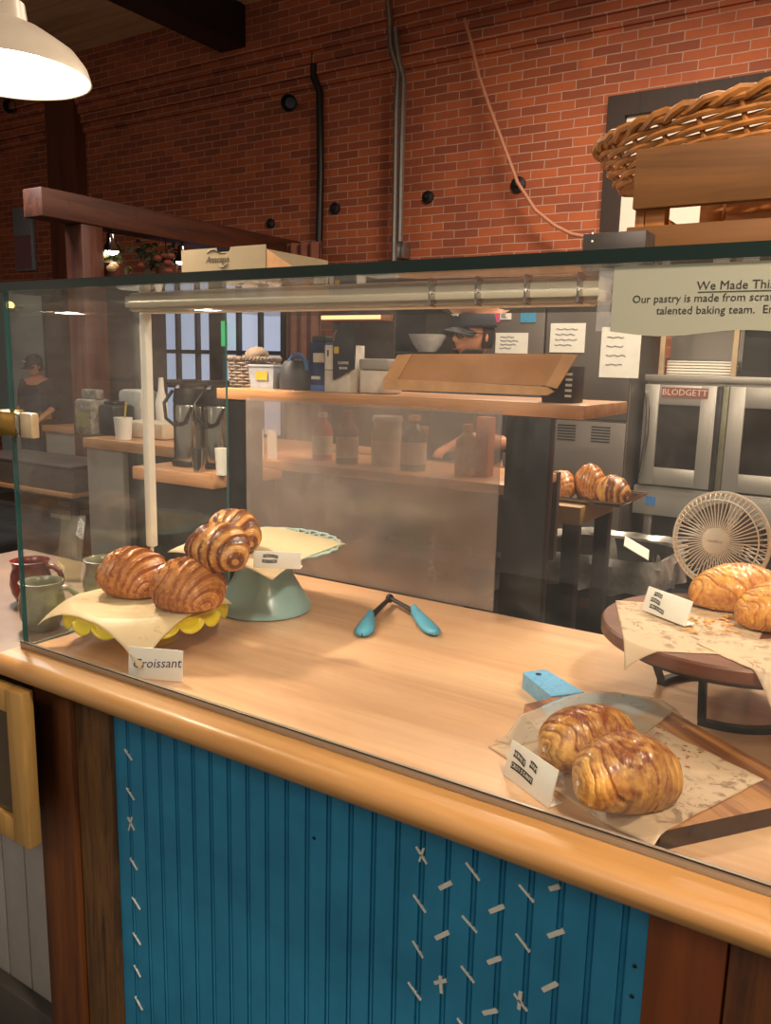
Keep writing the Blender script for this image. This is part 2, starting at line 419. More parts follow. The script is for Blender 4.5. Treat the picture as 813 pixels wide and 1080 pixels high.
# front panel with beads and brush strokes
PYF = .87
x0, x1 = P(120, 760, y=PYF).x, P(684, 973, y=PYF).x
c = thing('front_panel', 'teal-blue beadboard counter front with small white brush strokes', 'panel', ((x0 + x1) / 2, PYF, 0))
m = MB().mat(M['bead'])
pitch = .0386; xs = [];
prof = []
x = x0
while x < x1 + .001:
    prof.append((x, PYF)); 
    gx = x + pitch - .009
    if gx + .009 < x1 + .002:
        prof += [(gx, PYF), (gx + .0008, PYF + .0035), (gx + .002, PYF + .0035), (gx + .003, PYF), (gx + .0045, PYF - .0012), (gx + .006, PYF), (gx + .007, PYF + .0035), (gx + .0082, PYF + .0035)]
    x += pitch
prof.append((x1, PYF)); prof.sort(key=lambda q: q[0])
prof += [(x1, PYF + .02), (x0, PYF + .02)]
m.prism([(px, py) for px, py in prof], 0, TOP - .0382)
m.mat(M['stroke'])
S = [((131,790),(139,802)),((133,831),(141.5,844)),((134.5,862),(141.5,876)),((139,862),(135.5,876)),((137,905),(144.5,918)),((139,946),(147.5,959.6)),((140,983.7),(148,997)),((141,1018),(148,1031)),((142,1051),(150,1066)),
((438.5,893),(450,911.6)),((446.6,895),(442,909)),((463,937.4),(476,931),2),((491,909.7),(505.7,929.3)),((435.6,943.7),(449,963)),((459,990),(473,983.5),2),((487,966),(503,984)),((516,962),(531,956),2),((435,992.4),(446,1010.8)),((514,1015.6),(528,1010.5),2),((486,1019),(500,1037)),((457.7,1037),(470.6,1034.5),1.6),((464,1029.7),(465.5,1048),1.6),((430,1036),(443.7,1055.5)),((509,1069),(524,1066),2),((482,1074),(490,1086)),
((547,933),(563,952)),((579,938),(590,935),2),((577.7,987.7),(594.6,982),2),((543.8,984.8),(558.6,1004.6)),((572,1044.6),(587.4,1037.4),2),((541.7,1048),(556,1067)),((548.9,1046),(547,1065),1.6)]
for q in S:
    wd = .0016 * (q[2] if len(q) > 2 else 1)
    a = P(*q[0], y=PYF - .0012); b = P(*q[1], y=PYF - .0012)
    d = (b - a); L = d.length; ang = math.atan2(d.z, d.x)
    mm = Matrix.Translation((a + b) / 2) @ Matrix.Rotation(-ang, 4, 'Y')
    m.box(-L / 2, L / 2, -.0006, .003, -wd, wd, .0005, mm, 1)
m.mat(M['blackmetal'])
for (u, v) in ((669, 1019), (666, 1051), (331, 884)):
    a = P(u, v, y=PYF - .001); m.ball(a, .0028, (1, .4, 1), 5)
m.build('beadboard', None, c)
# timber posts
lx0, lx1 = P(33, 725, y=.85).x, x0 - .001
c = thing('timber_post', 'old dark brown timber post left of the blue panel', 'post', ((lx0 + lx1) / 2, .9, 0))
m = MB().box(lx0, lx0 + (lx1 - lx0) * .52, .852, .95, 0, TOP - .0385, .004); m.build('board', M['oldwood'], c)
m = MB().box(lx0 + (lx1 - lx0) * .53, lx1, .86, .95, 0, TOP - .0385, .006); m.build('board', wood('rough_timber', '5a3d1c', '1e120a', '6e4c22', 2, 2.4, .7, 0, True, .004), c)
rx0 = x1 + .001
c = thing('timber_post', 'orange-brown timber boards under the counter right of the blue panel', 'post', (rx0 + .2, .9, 0))
for i in range(3):
    m = MB().box(rx0 + i * .086, rx0 + .084 + i * .086, .862, .95, 0, TOP - .0385, .003)
    m.build('board', M['oldwood'] if i else wood('orange_board', '74390f', '4c230a', '8a4612', 2, .8, .5), c)
c = rebase(MB().box(rx0 + .26, XR - .01, .87, .9, 0, TOP - .0385, 0).build('counter_side_board', M['oldwood']), (.4, .88, 0)); tag(c, 'dark boards closing the counter front at the far right', 'board')
# ================================================================ GLASS CASE
CT = 1.542; TT = .0140
c = thing('glass_display_case', 'large frameless glass pastry case standing on the maple counter', 'display case', (-.4, 1.1, TOP))
def pane(name, x0, x1, y0, y1, z0, z1, mat, edgeM, thin, parent):
    """solid pane: faces normal to axis `thin` are clear, the narrow sides are green edge glass"""
    m = MB(); m.mats = [mat, edgeM]
    m.box(x0, x1, y0, y1, z0, z1)
    o = m.build(name, None, parent, smooth=False)
    for p in o.data.polygons: p.material_index = 0 if abs(p.normal[thin]) > .9 else 1
    return o
pane('front_pane', XE, XR, YG, YG + .006, TOP + .004, CT, M['glass'], M['edgeglass'], 1, c)
pane('end_pane', XE, XE + .006, YG + .0062, 1.375, TOP + .002, CT, M['glass'], M['edgeglass'], 0, c)
tp = pane('top_pane', XE - .03, XR, YG - .006, 1.56, CT + .0002, CT + .0002 + TT, M['glasstop'], M['edgedark'], 2, c)
# channel
m = MB(); m.box(XE, XR, YG - .007, YG - .001, TOP + .0002, TOP + .013, .0008).box(XE, XR, YG - .001, YG + .007, TOP + .0002, TOP + .0035); ch = m.build('base_channel', steel('brushed_channel', '9a9389', .35, 0), c); _cm = NT('channel_grey'); _cm.col(lin('a09688')); _cm.set(.35, .45); ch.data.materials[0] = _cm.m
m = MB(); m.box(XE + .002, XR, YG - .0078, YG - .0071, TOP + .0115, TOP + .0132); m.build('gasket', M['black'], ch)
# light bar and cable cover
LY = 1.127
m = MB(); m.mat(plain('grey_bar', 'b0a592', .4, 0, .05)); m.box(XE + .012, -.37, LY - .028, LY + .03, CT - .017, CT - .0002, .005)
m.box(XE + .012, -.37, LY - .036, LY - .029, CT - .010, CT - .0006, .001)
lb = m.build('light_bar', None, c)
m = MB(); m.mat(plain('diffuser', 'f2e6d2', .4, 0, .03)); m.box(XE + .03, -.39, LY - .016, LY + .018, CT - .0195, CT - .0171, .001); m.build('diffuser', None, lb)
for i in range(4): MB().box(-.62 + i * .075, -.616 + i * .075, LY - .05, LY - .03, CT - .02, CT - .001, .001).build('clip', M['chrome'], lb)
m = MB(); m.box(-1.2999, -1.2815, LY, LY + .018, 1.056, CT - .017, .004); 
pc = m.build('cable_cover', M['white'], c)
m = MB(); m.tube([(-1.291, LY + .009, 1.06), (-1.291, LY + .009, 1.03), (-1.296, LY + .009, .98), (-1.297, LY + .009, .922)], .0035, 8); m.build('cable', M['white'], pc)
# brass clamp at the corner
m = MB().mat(M['brass'])
m.box(XE - .040, XE + .040, YG - .017, YG - .0005, 1.302, 1.344, .003)
m.box(XE - .040, XE - .0005, YG, YG + .03, 1.302, 1.344, .003)
cl = m.build('corner_clamp', None, c)
m = MB().mat(M['chrome']); m.box(XE + .041, XE + .049, YG - .019, YG - .0005, 1.303, 1.343, .002); m.build('clamp_spacer', None, cl)
m = MB().mat(plain('pale_brass', 'd8c4a0', .3, .5)); m.box(XE + .050, XE + .082, YG - .016, YG - .0005, 1.302, 1.344, .003); m.build('clamp_plate', None, cl)
# tape + sign
t = NT('clear_tape'); tr = t.n('ShaderNodeBsdfTransparent'); gl = t.n('ShaderNodeBsdfGlossy'); gl.inputs['Roughness'].default_value = .15; df = t.n('ShaderNodeBsdfDiffuse')
ma = t.n('ShaderNodeMixShader'); ma.inputs[0].default_value = .5; t.l(gl.outputs[0], ma.inputs[1]); t.l(df.outputs[0], ma.inputs[2])
mb_ = t.n('ShaderNodeMixShader'); t.l(t.math('MULTIPLY', t.noise(t.coord(), 60, 4), .6), mb_.inputs[0]); t.l(tr.outputs[0], mb_.inputs[1]); t.l(ma.outputs[0], mb_.inputs[2]); t.l(mb_.outputs[0], t.out.inputs[0])
m = MB(); m.grid(lambda u, v: (P(632, 300, y=YG).x + .0195 * v, YG - .0022 - .0012 * math.sin(u * 19 + v * 7) * v, CT - .004 - .062 * u), 20, 5)
o = m.build('tape_strip', t.m); rebase(o, (P(632, 300, y=YG).x, YG - .002, CT - .06)); tag(o, 'crinkled strip of clear tape on the glass left of the paper notice', 'tape')
sx0 = P(648, 280, y=YG - .003).x
sg = thing('paper_notice', 'wide pale green-grey paper notice about the pastries taped at the top of the glass', 'sign', (sx0 + .15, YG - .003, CT - .06))
t = NT('notice_paper'); gz = t.n('ShaderNodeSeparateXYZ'); t.l(t.coord(), gz.inputs[0]); t.col(t.mix(t.noise(t.coord(), 6, 2), lin('84877a'), lin('92917e'))); t.set(.6)
m = MB(); m.grid(lambda u, v: (sx0 + .34 * u, YG - .003, CT - .003 - (.062 + .006 * math.sin(u * 7 + .5) ** 2) * v), 30, 6); m.build('sheet', t.m, sg)
m = MB().mat(M['ink'])
T0 = P(775, 300, y=YG - .005)
m.text('We Made This', .0115, frame3((T0.x, YG - .0032, P(775, 301, y=YG).z), (1, 0, 0), (0, 0, 1)), .0001)
zz = P(775, 301, y=YG).z
m.box(T0.x - .033, T0.x + .033, YG - .0034, YG - .0031, zz - .0058, zz - .0052)
m.text('Our pastry is made from scratch every day by our', .0105, frame3((sx0 + .0205, YG - .0032, P(775, 314, y=YG).z), (1, 0, 0), (0, 0, 1)), .0001, 0, 'LEFT')
m.text('talented baking team.  Enjoy!', .0105, frame3((sx0 + .045, YG - .0032, P(775, 327, y=YG).z), (1, 0, 0), (0, 0, 1)), .0001, 0, 'LEFT')
m.build('printed_text', None, sg)
# ================================================================ PASTRIES
GOLD = lin('d68a35'); DARK = lin('8c4518'); PALE = lin('e0a850'); CHOC = lin('5a2412')
def pastry(name, label, L, W, H, rings, loc, rz, p=.62, amp=.05, tilt=.25, style='plain', bend=0, mat='crust', group=None, seed=1, parent=None, nu=170, nv=84, pitch=0, cat='croissant', droopend=.15):
    rnd = random.Random(seed); sd = seed * 7.3
    m = MB(); V = m.grid(lambda u, v: (u, v, 0), nu, nv, False, True)
    cols = {}
    for i in range(nu):
        u = i / (nu - 1); s = (1 - math.cos(PI * u)) / 2  # dense at the tips
        env = max(1e-4, math.sin(PI * s)) ** p
        for j in range(nv):
            th = 2 * PI * j / nv; ct, st = math.cos(th), math.sin(th)   # ct across, st up
            q = s if style != 'log' else s
            w_ = noise.noise(Vector((s * 2.5 + sd, ct * .9, st * .9)))
            lean = tilt * (.20 * ct * math.sin(PI * s) + .05 * w_)
            q = 1 - abs(2 * (u + lean) - 1)
            if style in ('log', 'pale'): q = max(0, q) ** .72
            ph = rings * q + w_ * .8 + (.9 if u < .5 else .35)
            fr = ph % 1.0
            mid = 1.0 if style in ('plain', 'choc') else max(.55, 1.25 - 1.0 * env ** 3)
            fine = math.sin(ph * 2 * PI * 3 + 3 * w_ + ct * 2)
            fl = noise.noise(Vector((s * 26 + sd, ct * 5, st * 5 + th * .5)))
            amp_ = amp * (1 + .9 * noise.noise(Vector((math.floor(ph) * 3.1 + sd, ct * 1.5, st)))); st_h = mid * min(1, env * 2) * (amp_ * (math.sqrt(max(0, 1 - fr)) - .55) + .32 * amp * (math.sqrt(1 - (ph * 3 % 1.0)) - .6))
            micro = .007 * fine * mid + .020 * noise.noise(Vector((s * 30 + sd, ct * 4, st * 4))) + .012 * fl
            big = .09 * noise.noise(Vector((s * 2.6, ct * 1.2 + sd, st * 1.2)))
            r = env * (1 + st_h + micro + big)
            x = (s - .5) * L * (1 + .05 * st_h); y = W / 2 * r * ct; z = H * (.52 * r * st)
            z -= droopend * H * abs(2 * s - 1) ** 2.2
            zf = -.36 * H
            if z < zf: z = zf + max(z - zf, -.4 * H) * .06
            y += bend * (4 * (s - .5) ** 2 - .3) * L
            z += .36 * H + .024 * H
            v = V[i][j]; v.co = (x, y, z)
            n1 = .5 + .5 * noise.noise(Vector((s * 11 + sd, ct * 3.2, st * 3.2)))
            n2 = .5 + .5 * noise.noise(Vector((s * 38, ct * 8 + sd, st * 8)))
            fr2 = ph * 3 % 1.0; k = min(1, max(0, .70 * fr + .42 * fr2 - .06 + .75 * (n1 - .5) + .35 * (n2 - .5) - .5 * max(0, .35 - env)))
            if fr > .93: k *= .3
            if style == 'choc':
                band = int(math.floor(ph)) % 2
                A_ = [lerp(a, b, min(1, k)) for a, b in zip(lin('3c180c'), lin('7a3a18'))]
                B_ = [lerp(a, b, k) for a, b in zip(lin('b8691f'), lin('eec070'))]
                c_ = A_ if band and fr > .08 else B_
            elif style == 'log':
                # crown of the roll is baked brown, sides and ends golden
                top = min(1, max(0, .25 + .75 * st)) * (env ** 2)
                pv = Vector((x, y, z)); n3 = .8 * noise.noise(pv * 48 + Vector((sd, 0, 0))) + .6 * noise.noise(pv * 120) + .35 * noise.noise(pv * 260); wg = min(1, max(0, (.17 - min(s, 1 - s)) / .10)); k2 = min(1, max(0, lerp(k * .42 + .40 - .40 * top, .15 + .95 * fr, wg) + .55 * n3 - .35 * (fr > .88)))
                c_ = [lerp(a, b, k2) for a, b in zip(lin('7e3812'), lin('eeb860'))]
            elif style == 'pale':
                pv = Vector((x, y, z)); n3 = noise.noise(pv * 60 + Vector((sd, 0, 0))) + .6 * noise.noise(pv * 160); k2 = min(1, max(0, .30 + .55 * k + .45 * n3 - .3 * (fr > .88)))
                c_ = [lerp(a, b, k2) for a, b in zip(lin('b4611a'), lin('f0b450'))]
            else:
                c_ = [lerp(a, b, k) for a, b in zip(lin('8e441a'), lin('eaa454'))]
            cols[(i, j)] = c_[:3]
    bm = m.bm; cl_ = bm.loops.layers.float_color.new('Col')
    for i in range(nu):
        for j in range(nv):
            for lp in V[i][j].link_loops: lp[cl_] = (*cols[(i, j)], 1)
    bm.faces.new([V[0][j] for j in range(nv)]); bm.faces.new([V[-1][j] for j in range(nv)][::-1])
    o = m.build(name, M[mat]); o.location = loc; o.rotation_euler = (0, pitch, rz)
    o.data.shade_smooth()
    return tag(o, label, cat, group)
def setz(o, z): o.location.z = z
def fp(u, v, z): q = P(u, v, z=z); return (q.x, q.y, z)
PZ = 1.0025
pastry('croissant', 'plain golden croissant at the back left of the yellow stand, behind its neighbour', .120, .128, .092, 6, fp(142, 624, PZ), -.38, .50, .16, 1.0, 'plain', .05, 'crust', 'plain croissants on the yellow stand', 3, droopend=.30)
pastry('croissant', 'plain golden croissant at the front right of the yellow stand', .124, .132, .094, 6, fp(199, 637, PZ), -.34, .50, .16, 1.0, 'plain', .05, 'crust', 'plain croissants on the yellow stand', 5, droopend=.30)
TZ = 1.0652
pastry('chocolate_croissant', 'chocolate-striped croissant at the front of the pale teal stand', .135, .110, .088, 7, fp(231, 597, TZ), -.40, .52, .11, .9, 'choc', .03, 'crust', 'chocolate croissants on the teal stand', 8)
pastry('chocolate_croissant', 'chocolate-striped croissant at the back of the pale teal stand, half hidden', .14, .10, .088, 7, fp(247, 578, TZ), -.38, .52, .11, .9, 'choc', .03, 'crust', 'chocolate croissants on the teal stand', 11)
BZ = .9455
pastry('filled_croissant', 'glossy brown rolled croissant farther back on the cutting board', .128, .084, .082, 6, fp(619, 803, BZ), .90, .30, .085, 1.1, 'log', 0, 'crust', 'rolled croissants on the board', 14, droopend=.08)
pastry('filled_croissant', 'glossy brown rolled croissant nearest the glass, beside the white sign', .122, .090, .088, 6, fp(659, 844, BZ), .78, .30, .085, 1.1, 'log', 0, 'crust', 'rolled croissants on the board', 17, droopend=.08)
RZ = 1.0565
pastry('cheese_croissant', 'flaky cheese-topped croissant in front of the beige fan on the round riser', .16, .098, .080, 7, fp(779, 641, RZ), .42, .40, .075, 1.1, 'pale', 0, 'crust2', 'cheese croissants on the riser', 21, droopend=.12)
pastry('cheese_croissant', 'flaky cheese croissant at the right edge of the photo, nearer the glass', .14, .092, .080, 7, fp(824, 662, RZ), .55, .40, .085, 1.1, 'pale', 0, 'crust2', 'cheese croissants on the riser', 23, droopend=.12)
# ================================================================ YELLOW STAND
YC = Vector((-1.162, 1.007, 0)); YRr = .132
c = thing('cake_stand', 'yellow scalloped cake stand near the glass corner', 'cake stand', (YC.x, YC.y, TOP))
m = MB(); NS = 96
prof = [(0, .994), (YRr - .012, .994), (YRr, .9945), (YRr + .004, .992), (YRr + .004, .989), (YRr - .01, .989), (0, .988)]
m.lathe(prof, 64, (YC.x, YC.y, 0))
def scal(u, v):
    a = 2 * PI * u; lob = abs(math.sin(a * 9)) ** .55; z = .990 - v * (.006 + .017 * lob); r = YRr + .004 + .010 * v * v + .002 * v
    return (YC.x + r * math.cos(a), YC.y + r * math.sin(a), z)
m.grid(scal, 288, 7, True, False)
pl = m.build('plate', M['yellow'], c); sm = pl.modifiers.new('s', 'SOLIDIFY'); sm.thickness = .0012
m = MB().lathe([(0, .9205), (.05, .9205), (.056, .9215), (.052, .926), (.03, .934), (.022, .95), (.03, .975), (.045, .9878), (0, .9879)], 48, (YC.x, YC.y, 0)); m.build('foot', M['yellow'], c)
# ================================================================ TEAL STAND
TC = Vector((-1.118, 1.285, 0)); TR = .155
c = thing('cake_stand', 'pale teal pedestal cake stand with lattice rim behind the yellow one', 'cake stand', (TC.x, TC.y, TOP))
m = MB().lathe([(0, .9205), (.096, .9205), (.1, .923), (.1, .93), (.095, .938), (.078, .965), (.064, .99), (.056, 1.015), (.052, 1.04), (.052, 1.0545), (0, 1.0545)], 64, (TC.x, TC.y, 0)); m.build('pedestal', M['teal'], c)
m = MB().lathe([(0, 1.0608), (TR - .022, 1.0608), (TR - .02, 1.059), (TR - .02, 1.0548), (0, 1.0548)], 64, (TC.x, TC.y, 0)); pl = m.build('plate', plain('pale_rim_enamel', 'a9c8c4', .3, 0, .03, 10, .3), c)
m = MB()
def ringpts(r, z, n=80, wob=0): return [(TC.x + (r + wob * math.sin(k * 2 * PI / n * 26)) * math.cos(2 * PI * k / n), TC.y + (r + wob * math.sin(k * 2 * PI / n * 26)) * math.sin(2 * PI * k / n), z) for k in range(n)]
m.tube(ringpts(TR + .004, 1.0615, 208, .0025), .0022, 6, False, True)
NB = 30
for k in range(NB):
    a = 2 * PI * k / NB; 
    for s_ in (-1, 1):
        a2 = a + s_ * 2 * PI / NB * .5
        m.tube([(TC.x + (TR - .021) * math.cos(a), TC.y + (TR - .021) * math.sin(a), 1.0578), (TC.x + (TR + .003) * math.cos(a2), TC.y + (TR + .003) * math.sin(a2), 1.0612)], .002, 6)
m.build('lattice_rim', plain('pale_rim_enamel', 'a9c8c4', .3), pl)
# ================================================================ PARCHMENTS
def inpoly_sheet(corners, n, zf, wav=.0012, seed=0):
    A, B, C_, D = [Vector(q) for q in corners]
    def fn(u, v):
        p = (A * (1 - u) + B * u) * (1 - v) + (D * (1 - u) + C_ * u) * v
        z = zf(p.x, p.y) + wav * noise.noise(Vector((p.x * 30 + seed, p.y * 30, 0)))
        return (p.x, p.y, z)
    m = MB(); m.grid(fn, n, n); return m
def add_thick(o, t=.0003):
    s = o.modifiers.new('s', 'SOLIDIFY'); s.thickness = t; return o
def droop(C, R, z, k=1.0, kk=6, zmin=.926):
    def f(x, y):
        d = math.hypot(x - C.x, y - C.y) - R
        return z if d < 0 else max(zmin, z - k * d - kk * d * d) 
    return f
m = inpoly_sheet([(-1.296, .868), (-1.015, .860), (-1.035, 1.10), (-1.255, 1.125)], 60, droop(YC, YRr, 1.0008, .35, 6.5), .0014, 1)
o = add_thick(rebase(m.build('parchment_sheet', M['parch']), (YC.x, YC.y, 1.0))); tag(o, 'crumpled cream parchment draped over the yellow cake stand', 'parchment')
pa = P(365, 571, z=1.066); 
m = inpoly_sheet([(-1.235, 1.125), (-.955, 1.12), (pa.x, pa.y), (-1.24, 1.43)], 60, droop(TC, TR, 1.0636, .15, 1.5), .0008, 5)
o = add_thick(rebase(m.build('parchment_sheet', M['parch']), (TC.x, TC.y, 1.063))); tag(o, 'cream parchment with pointed corners under the chocolate croissants', 'parchment')
# ================================================================ SIGNS
def sign(label, bl, br, hgt, lean, lines, hand=False, foot=True, group=None, tilt=0):
    bl, br = Vector(bl), Vector(br); xd = (br - bl); L = xd.length; xd.normalize()
    nrm = Vector((xd.y, -xd.x, 0)).normalized()      # toward reader
    if nrm.y > 0 and abs(nrm.y) > abs(nrm.x): nrm = -nrm
    up = (Vector((0, 0, 1)) * math.cos(lean) - nrm * math.sin(lean)).normalized()
    c = thing('table_sign', label, 'sign', ((bl + br) / 2)[:])
    fr = Matrix((xd, up, xd.cross(up))).transposed().to_4x4(); fr.translation = bl
    m = MB().box(0, L, 0, hgt, -.0022, 0, .0009, fr); m.build('card', M['white'], c)
    if foot:
        m = MB().box(L * .04, L, 0.0005, .0022, -.022 * 1.0, -.0023, .0005, fr @ Matrix.Rotation(lean, 4, 'X')) ; m.build('foot', M['white'], c)
    if hand:
        m = MB().mat(M['purple'])
        m.text('Croissant', hgt * .42, fr @ Matrix.Translation((L * .52, hgt * .52, .0004)) @ Matrix.Rotation(.09, 4, 'Z'), .0002, .25); m.build('handwriting', None, c)
    else:
        for (words, fy, sz, x0f, wig, ang) in lines:
            x = L * x0f
            for wd in words.split('|'):
                ww = len(wd) * sz * .68
                st = MB().mat(M['ink']); nseg = max(3, len(wd))
                cy = hgt * fy
                def off(tt): return wig * math.sin(tt * PI * 1.2)
                fn = lambda u, v: fr @ Vector((x + ww * u, cy + off(u) + ang * u * ww + (v - .5) * sz * 1.25, .0006))
                st.grid(fn, 12, 2)
                st.mat(M['white'])
                for q, ch in enumerate(wd):
                    u_ = (q + .5) / len(wd)
                    st.text(ch, sz * .95, fr @ Matrix.Translation((x + ww * u_, cy + off(u_) + ang * u_ * ww, .0009)), .0001)
                st.build('label_tape', None, c)
                x += ww + sz * 1.1
    return c
sign('white sign handwritten Croissant in purple below the yellow stand', (-1.040, .8565, TOP + .0005), (-.953, .893, TOP + .0005), .052, .12, None, True, False)
q1, q2 = P(267, 598, z=1.0665), P(317, 600, z=1.0665)
q1.z = q2.z = 1.0655
sign('white sign with two short black label strips on the teal stand', q1, q2, .031, .15, [('CHOCOLATE', .70, .0046, .20, .0012, 0), ('CROISSANT', .42, .0046, .18, -.0008, 0)])
q1, q2 = P(530, 817, z=.9205), P(578, 853, z=.9205)
sign('white sign with three black label strips standing on the counter by the cutting board', q1, q2, .048, .25, [('HONEY|HAM', .72, .0072, .12, .001, -.16), ('CROISSANT', .40, .0072, .12, .001, -.05)])
q1, q2 = P(676, 643, z=1.058), P(722, 661, z=1.058)
sign('white sign with three stacked black label strips on the round riser', q1, q2, .04, .3, [('PIZZA', .78, .0052, .18, .001, 0), ('POCKET', .54, .0052, .14, .001, -.08), ('CROISSANT', .28, .0052, .16, .001, -.08)])
# ================================================================ CUTTING BOARD
bo = Vector((-.181, .844 + .012, 0)); au = Vector((-.8, .6, 0)); aw = Vector((.6, .8, 0))
def BP(a, w_, z): return bo + au * a + aw * w_ + Vector((0, 0, z))
c = thing('cutting_board', 'striped dark-and-tan wooden cutting board with painted blue handle', 'cutting board', BP(.18, .11, TOP)[:])
bz0, bz1 = TOP + .0005, TOP + .024
fr = Matrix((au, aw, Vector((0, 0, 1)))).transposed().to_4x4(); fr.translation = bo
m = MB()
poly = [(0, 0), (.30, .0), (.345, .03), (.355, .085), (.355, .135), (.345, .19), (.30, .225), (0, .235)]
m.prism(poly, bz0, bz1, fr)
t = NT('striped_acacia')
vv = t.coord((2.2, 22, 22), (0, 0, math.atan2(-.6, -.8) * 0)); 
cc = t.n('ShaderNodeTexCoord'); mp = t.n('ShaderNodeMapping'); mp.inputs['Rotation'].default_value = (0, 0, math.radians(-143 + 180)); t.l(cc.outputs['Object'], mp.inputs[0])
mp2 = t.n('ShaderNodeMapping'); mp2.inputs['Scale'].default_value = (1.6, 20, 20); t.l(mp.outputs[0], mp2.inputs[0])
a_ = t.noise(mp2.outputs[0], 1.6, 5, .6, .6)
t.col(t.ramp(a_, [(.33, lin('43220f')), (.44, lin('8a5228')), (.55, lin('b07a44')), (.75, lin('a06a3a'))])); t.set(.45, 0, .1); t.bump(a_, .3, .0004)
bd = m.build('board', t.m, c); bd.data.materials.append(wood('bark_edge', '3e2414', '241208', None, 0, 2, .6))
for p_ in bd.data.polygons:
    if abs(p_.normal.z) < .5: p_.material_index = 1
m = MB().mat(M['bluepaint']); m.prism([(.3552, .082), (.452, .088), (.456, .093), (.456, .128), (.452, .133), (.3552, .14)], bz0, bz1 + .002, fr)
hd = m.build('handle', None, c)
m = MB().lathe([(.0001, 0), (.005, 0), (.005, .0006), (.0001, .0006)], 20, fr @ Vector((.44, .11, bz1 + .0021))); m.build('hang_hole', M['ink'], hd)
# paint patches on board under the paper are the same blue paint
m = MB().mat(M['bluepaint']); m.prism([(.22, .05), (.26, .02), (.33, .05), (.35, .10), (.35, .15), (.32, .21), (.27, .21), (.25, .12)], bz1, bz1 + .0008, fr); m.build('paint_patch', None, c)
def zb(x, y):
    p = Vector((x, y, 0)) - bo; a, w_ = p.dot(au), p.dot(aw)
    d = max(-w_, a - .35, w_ - .235, -a, 0)
    z = bz1 + .0014
    return z if d <= 0 else max(TOP + .002, z - d * .9)
def pp(u, v, z=TOP + .024): q = P(u, v, z=z); return (q.x, q.y)
m = inpoly_sheet([pp(515, 781, TOP + .01), pp(690, 883), pp(806, 823), pp(640, 742)], 60, zb, .0012, 9)
o = add_thick(rebase(m.build('parchment_sheet', M['parch2']), (-.3, 1.0, bz1))); tag(o, 'stained brown parchment covering most of the cutting board', 'parchment')
m = inpoly_sheet([pp(522, 776, TOP + .01), pp(652, 800), pp(722, 741), pp(618, 729)], 50, lambda x, y: zb(x, y) + .0016, .0012, 12)
o = add_thick(rebase(m.build('parchment_sheet', M['parchc']), (-.33, 1.1, bz1 + .002))); tag(o, 'thin see-through parchment under the back croissant on the cutting board', 'parchment')
# crumbs
for k in range(34):
    u, v = random.choice([(random.uniform(640, 790), random.uniform(748, 860)), (random.uniform(650, 740), random.uniform(750, 800))])
    q = P(u, v, z=bz1 + .003)
    z = zb(q.x, q.y)
    w_ = (Vector((q.x, q.y, 0)) - bo)
    if w_.dot(aw) > .225 or w_.dot(au) < .08: continue
    mm = MB().ball((0, 0, 0), .002, (random.uniform(.8, 2), random.uniform(.6, 1.2), .3), 4)
    o = mm.build('pastry_crumb', M['crust']if False else plain('crumb', '9a6030', .6)); o.location = (q.x, q.y, z + .0012)
    tag(o, 'tiny brown pastry flake on the stained parchment of the cutting board', 'crumb', 'flakes on the cutting board parchment')
# ================================================================ RISER
RC = Vector((-.2, 1.30, 0)); RB = .19
c = thing('display_riser', 'round wooden riser on a black metal ring stand at the right', 'riser', (RC.x, RC.y, TOP))
m = MB().lathe([(0, 1.032), (RB - .003, 1.032), (RB, 1.035), (RB, 1.051), (RB - .003, 1.054), (0, 1.054)], 72, (RC.x, RC.y, 0)); m.build('round_board', wood('riser_wood', '6a3c28', '4a2618', '7c4a30', 0, 1, .4), c)
m = MB()
def bring(r0, r1, z0, z1, C): m.lathe([(r0, z0), (r1, z0), (r1, z1), (r0, z1)], 72, (C[0], C[1], 0), None, True)
BC = (-.2, 1.33)
bring(.135, .165, 1.020, 1.0315, (RC.x, RC.y)); m.build('top_ring', M['blackmetal'], c)
for (a0, a1) in ((-100, -8), (80, 172)):
    m = MB(); aa = [math.radians(lerp(a0, a1, k / 24)) for k in range(25)]
    sec = [(r, z) for r, z in ((.101, .9205), (.113, .9205), (.113, .930), (.101, .930))]
    V = [[m.bm.verts.new((BC[0] + r * math.cos(a), BC[1] + r * math.sin(a), z)) for r, z in sec] for a in aa]
    for A, B in zip(V[:-1], V[1:]):
        for k in range(4): m.bm.faces.new((A[k], A[(k + 1) % 4], B[(k + 1) % 4], B[k]))
    m.bm.faces.new(V[0]); m.bm.faces.new(V[-1]); m.build('foot_bar', M['blackmetal'], c)
for k in range(4):
    a = [math.radians(q) for q in (-98, -10, 82, 170)][k]
    ca, sa = math.cos(a), math.sin(a)
    m = MB(); p0 = Vector((BC[0] + .107 * ca, BC[1] + .107 * sa, .928)); p1 = Vector((RC.x + .138 * ca, RC.y + .138 * sa - (0), 1.022))
    if k == 0: p1 = Vector((-.216, 1.205, 1.022))
    tdir = Vector((-sa, ca, 0)); rd = Vector((ca, sa, 0))
    for s0 in (0,):
        vs = []
        for p in (p0, p1):
            for (i, j) in ((-1, -1), (1, -1), (1, 1), (-1, 1)): vs.append(m.bm.verts.new(p + tdir * .005 * i + rd * .005 * j))
        m.bm.faces.new(vs[:4]); m.bm.faces.new(vs[4:])
        for i in range(4): m.bm.faces.new((vs[i], vs[(i + 1) % 4], vs[4 + (i + 1) % 4], vs[4 + i]))
    m.build('leg', M['blackmetal'], c)
zr = droop(RC, RB, 1.0552, .6, 9, .935)
def q2d(u, v, z): q = P(u, v, z=z); return (q.x, q.y)
m = inpoly_sheet([(-.388, 1.335), (-.30, 1.10), (-.15, 1.18), (-.16, 1.42)], 60, droop(RC, RB, 1.0552, .5, 12, .935), .0012, 15)
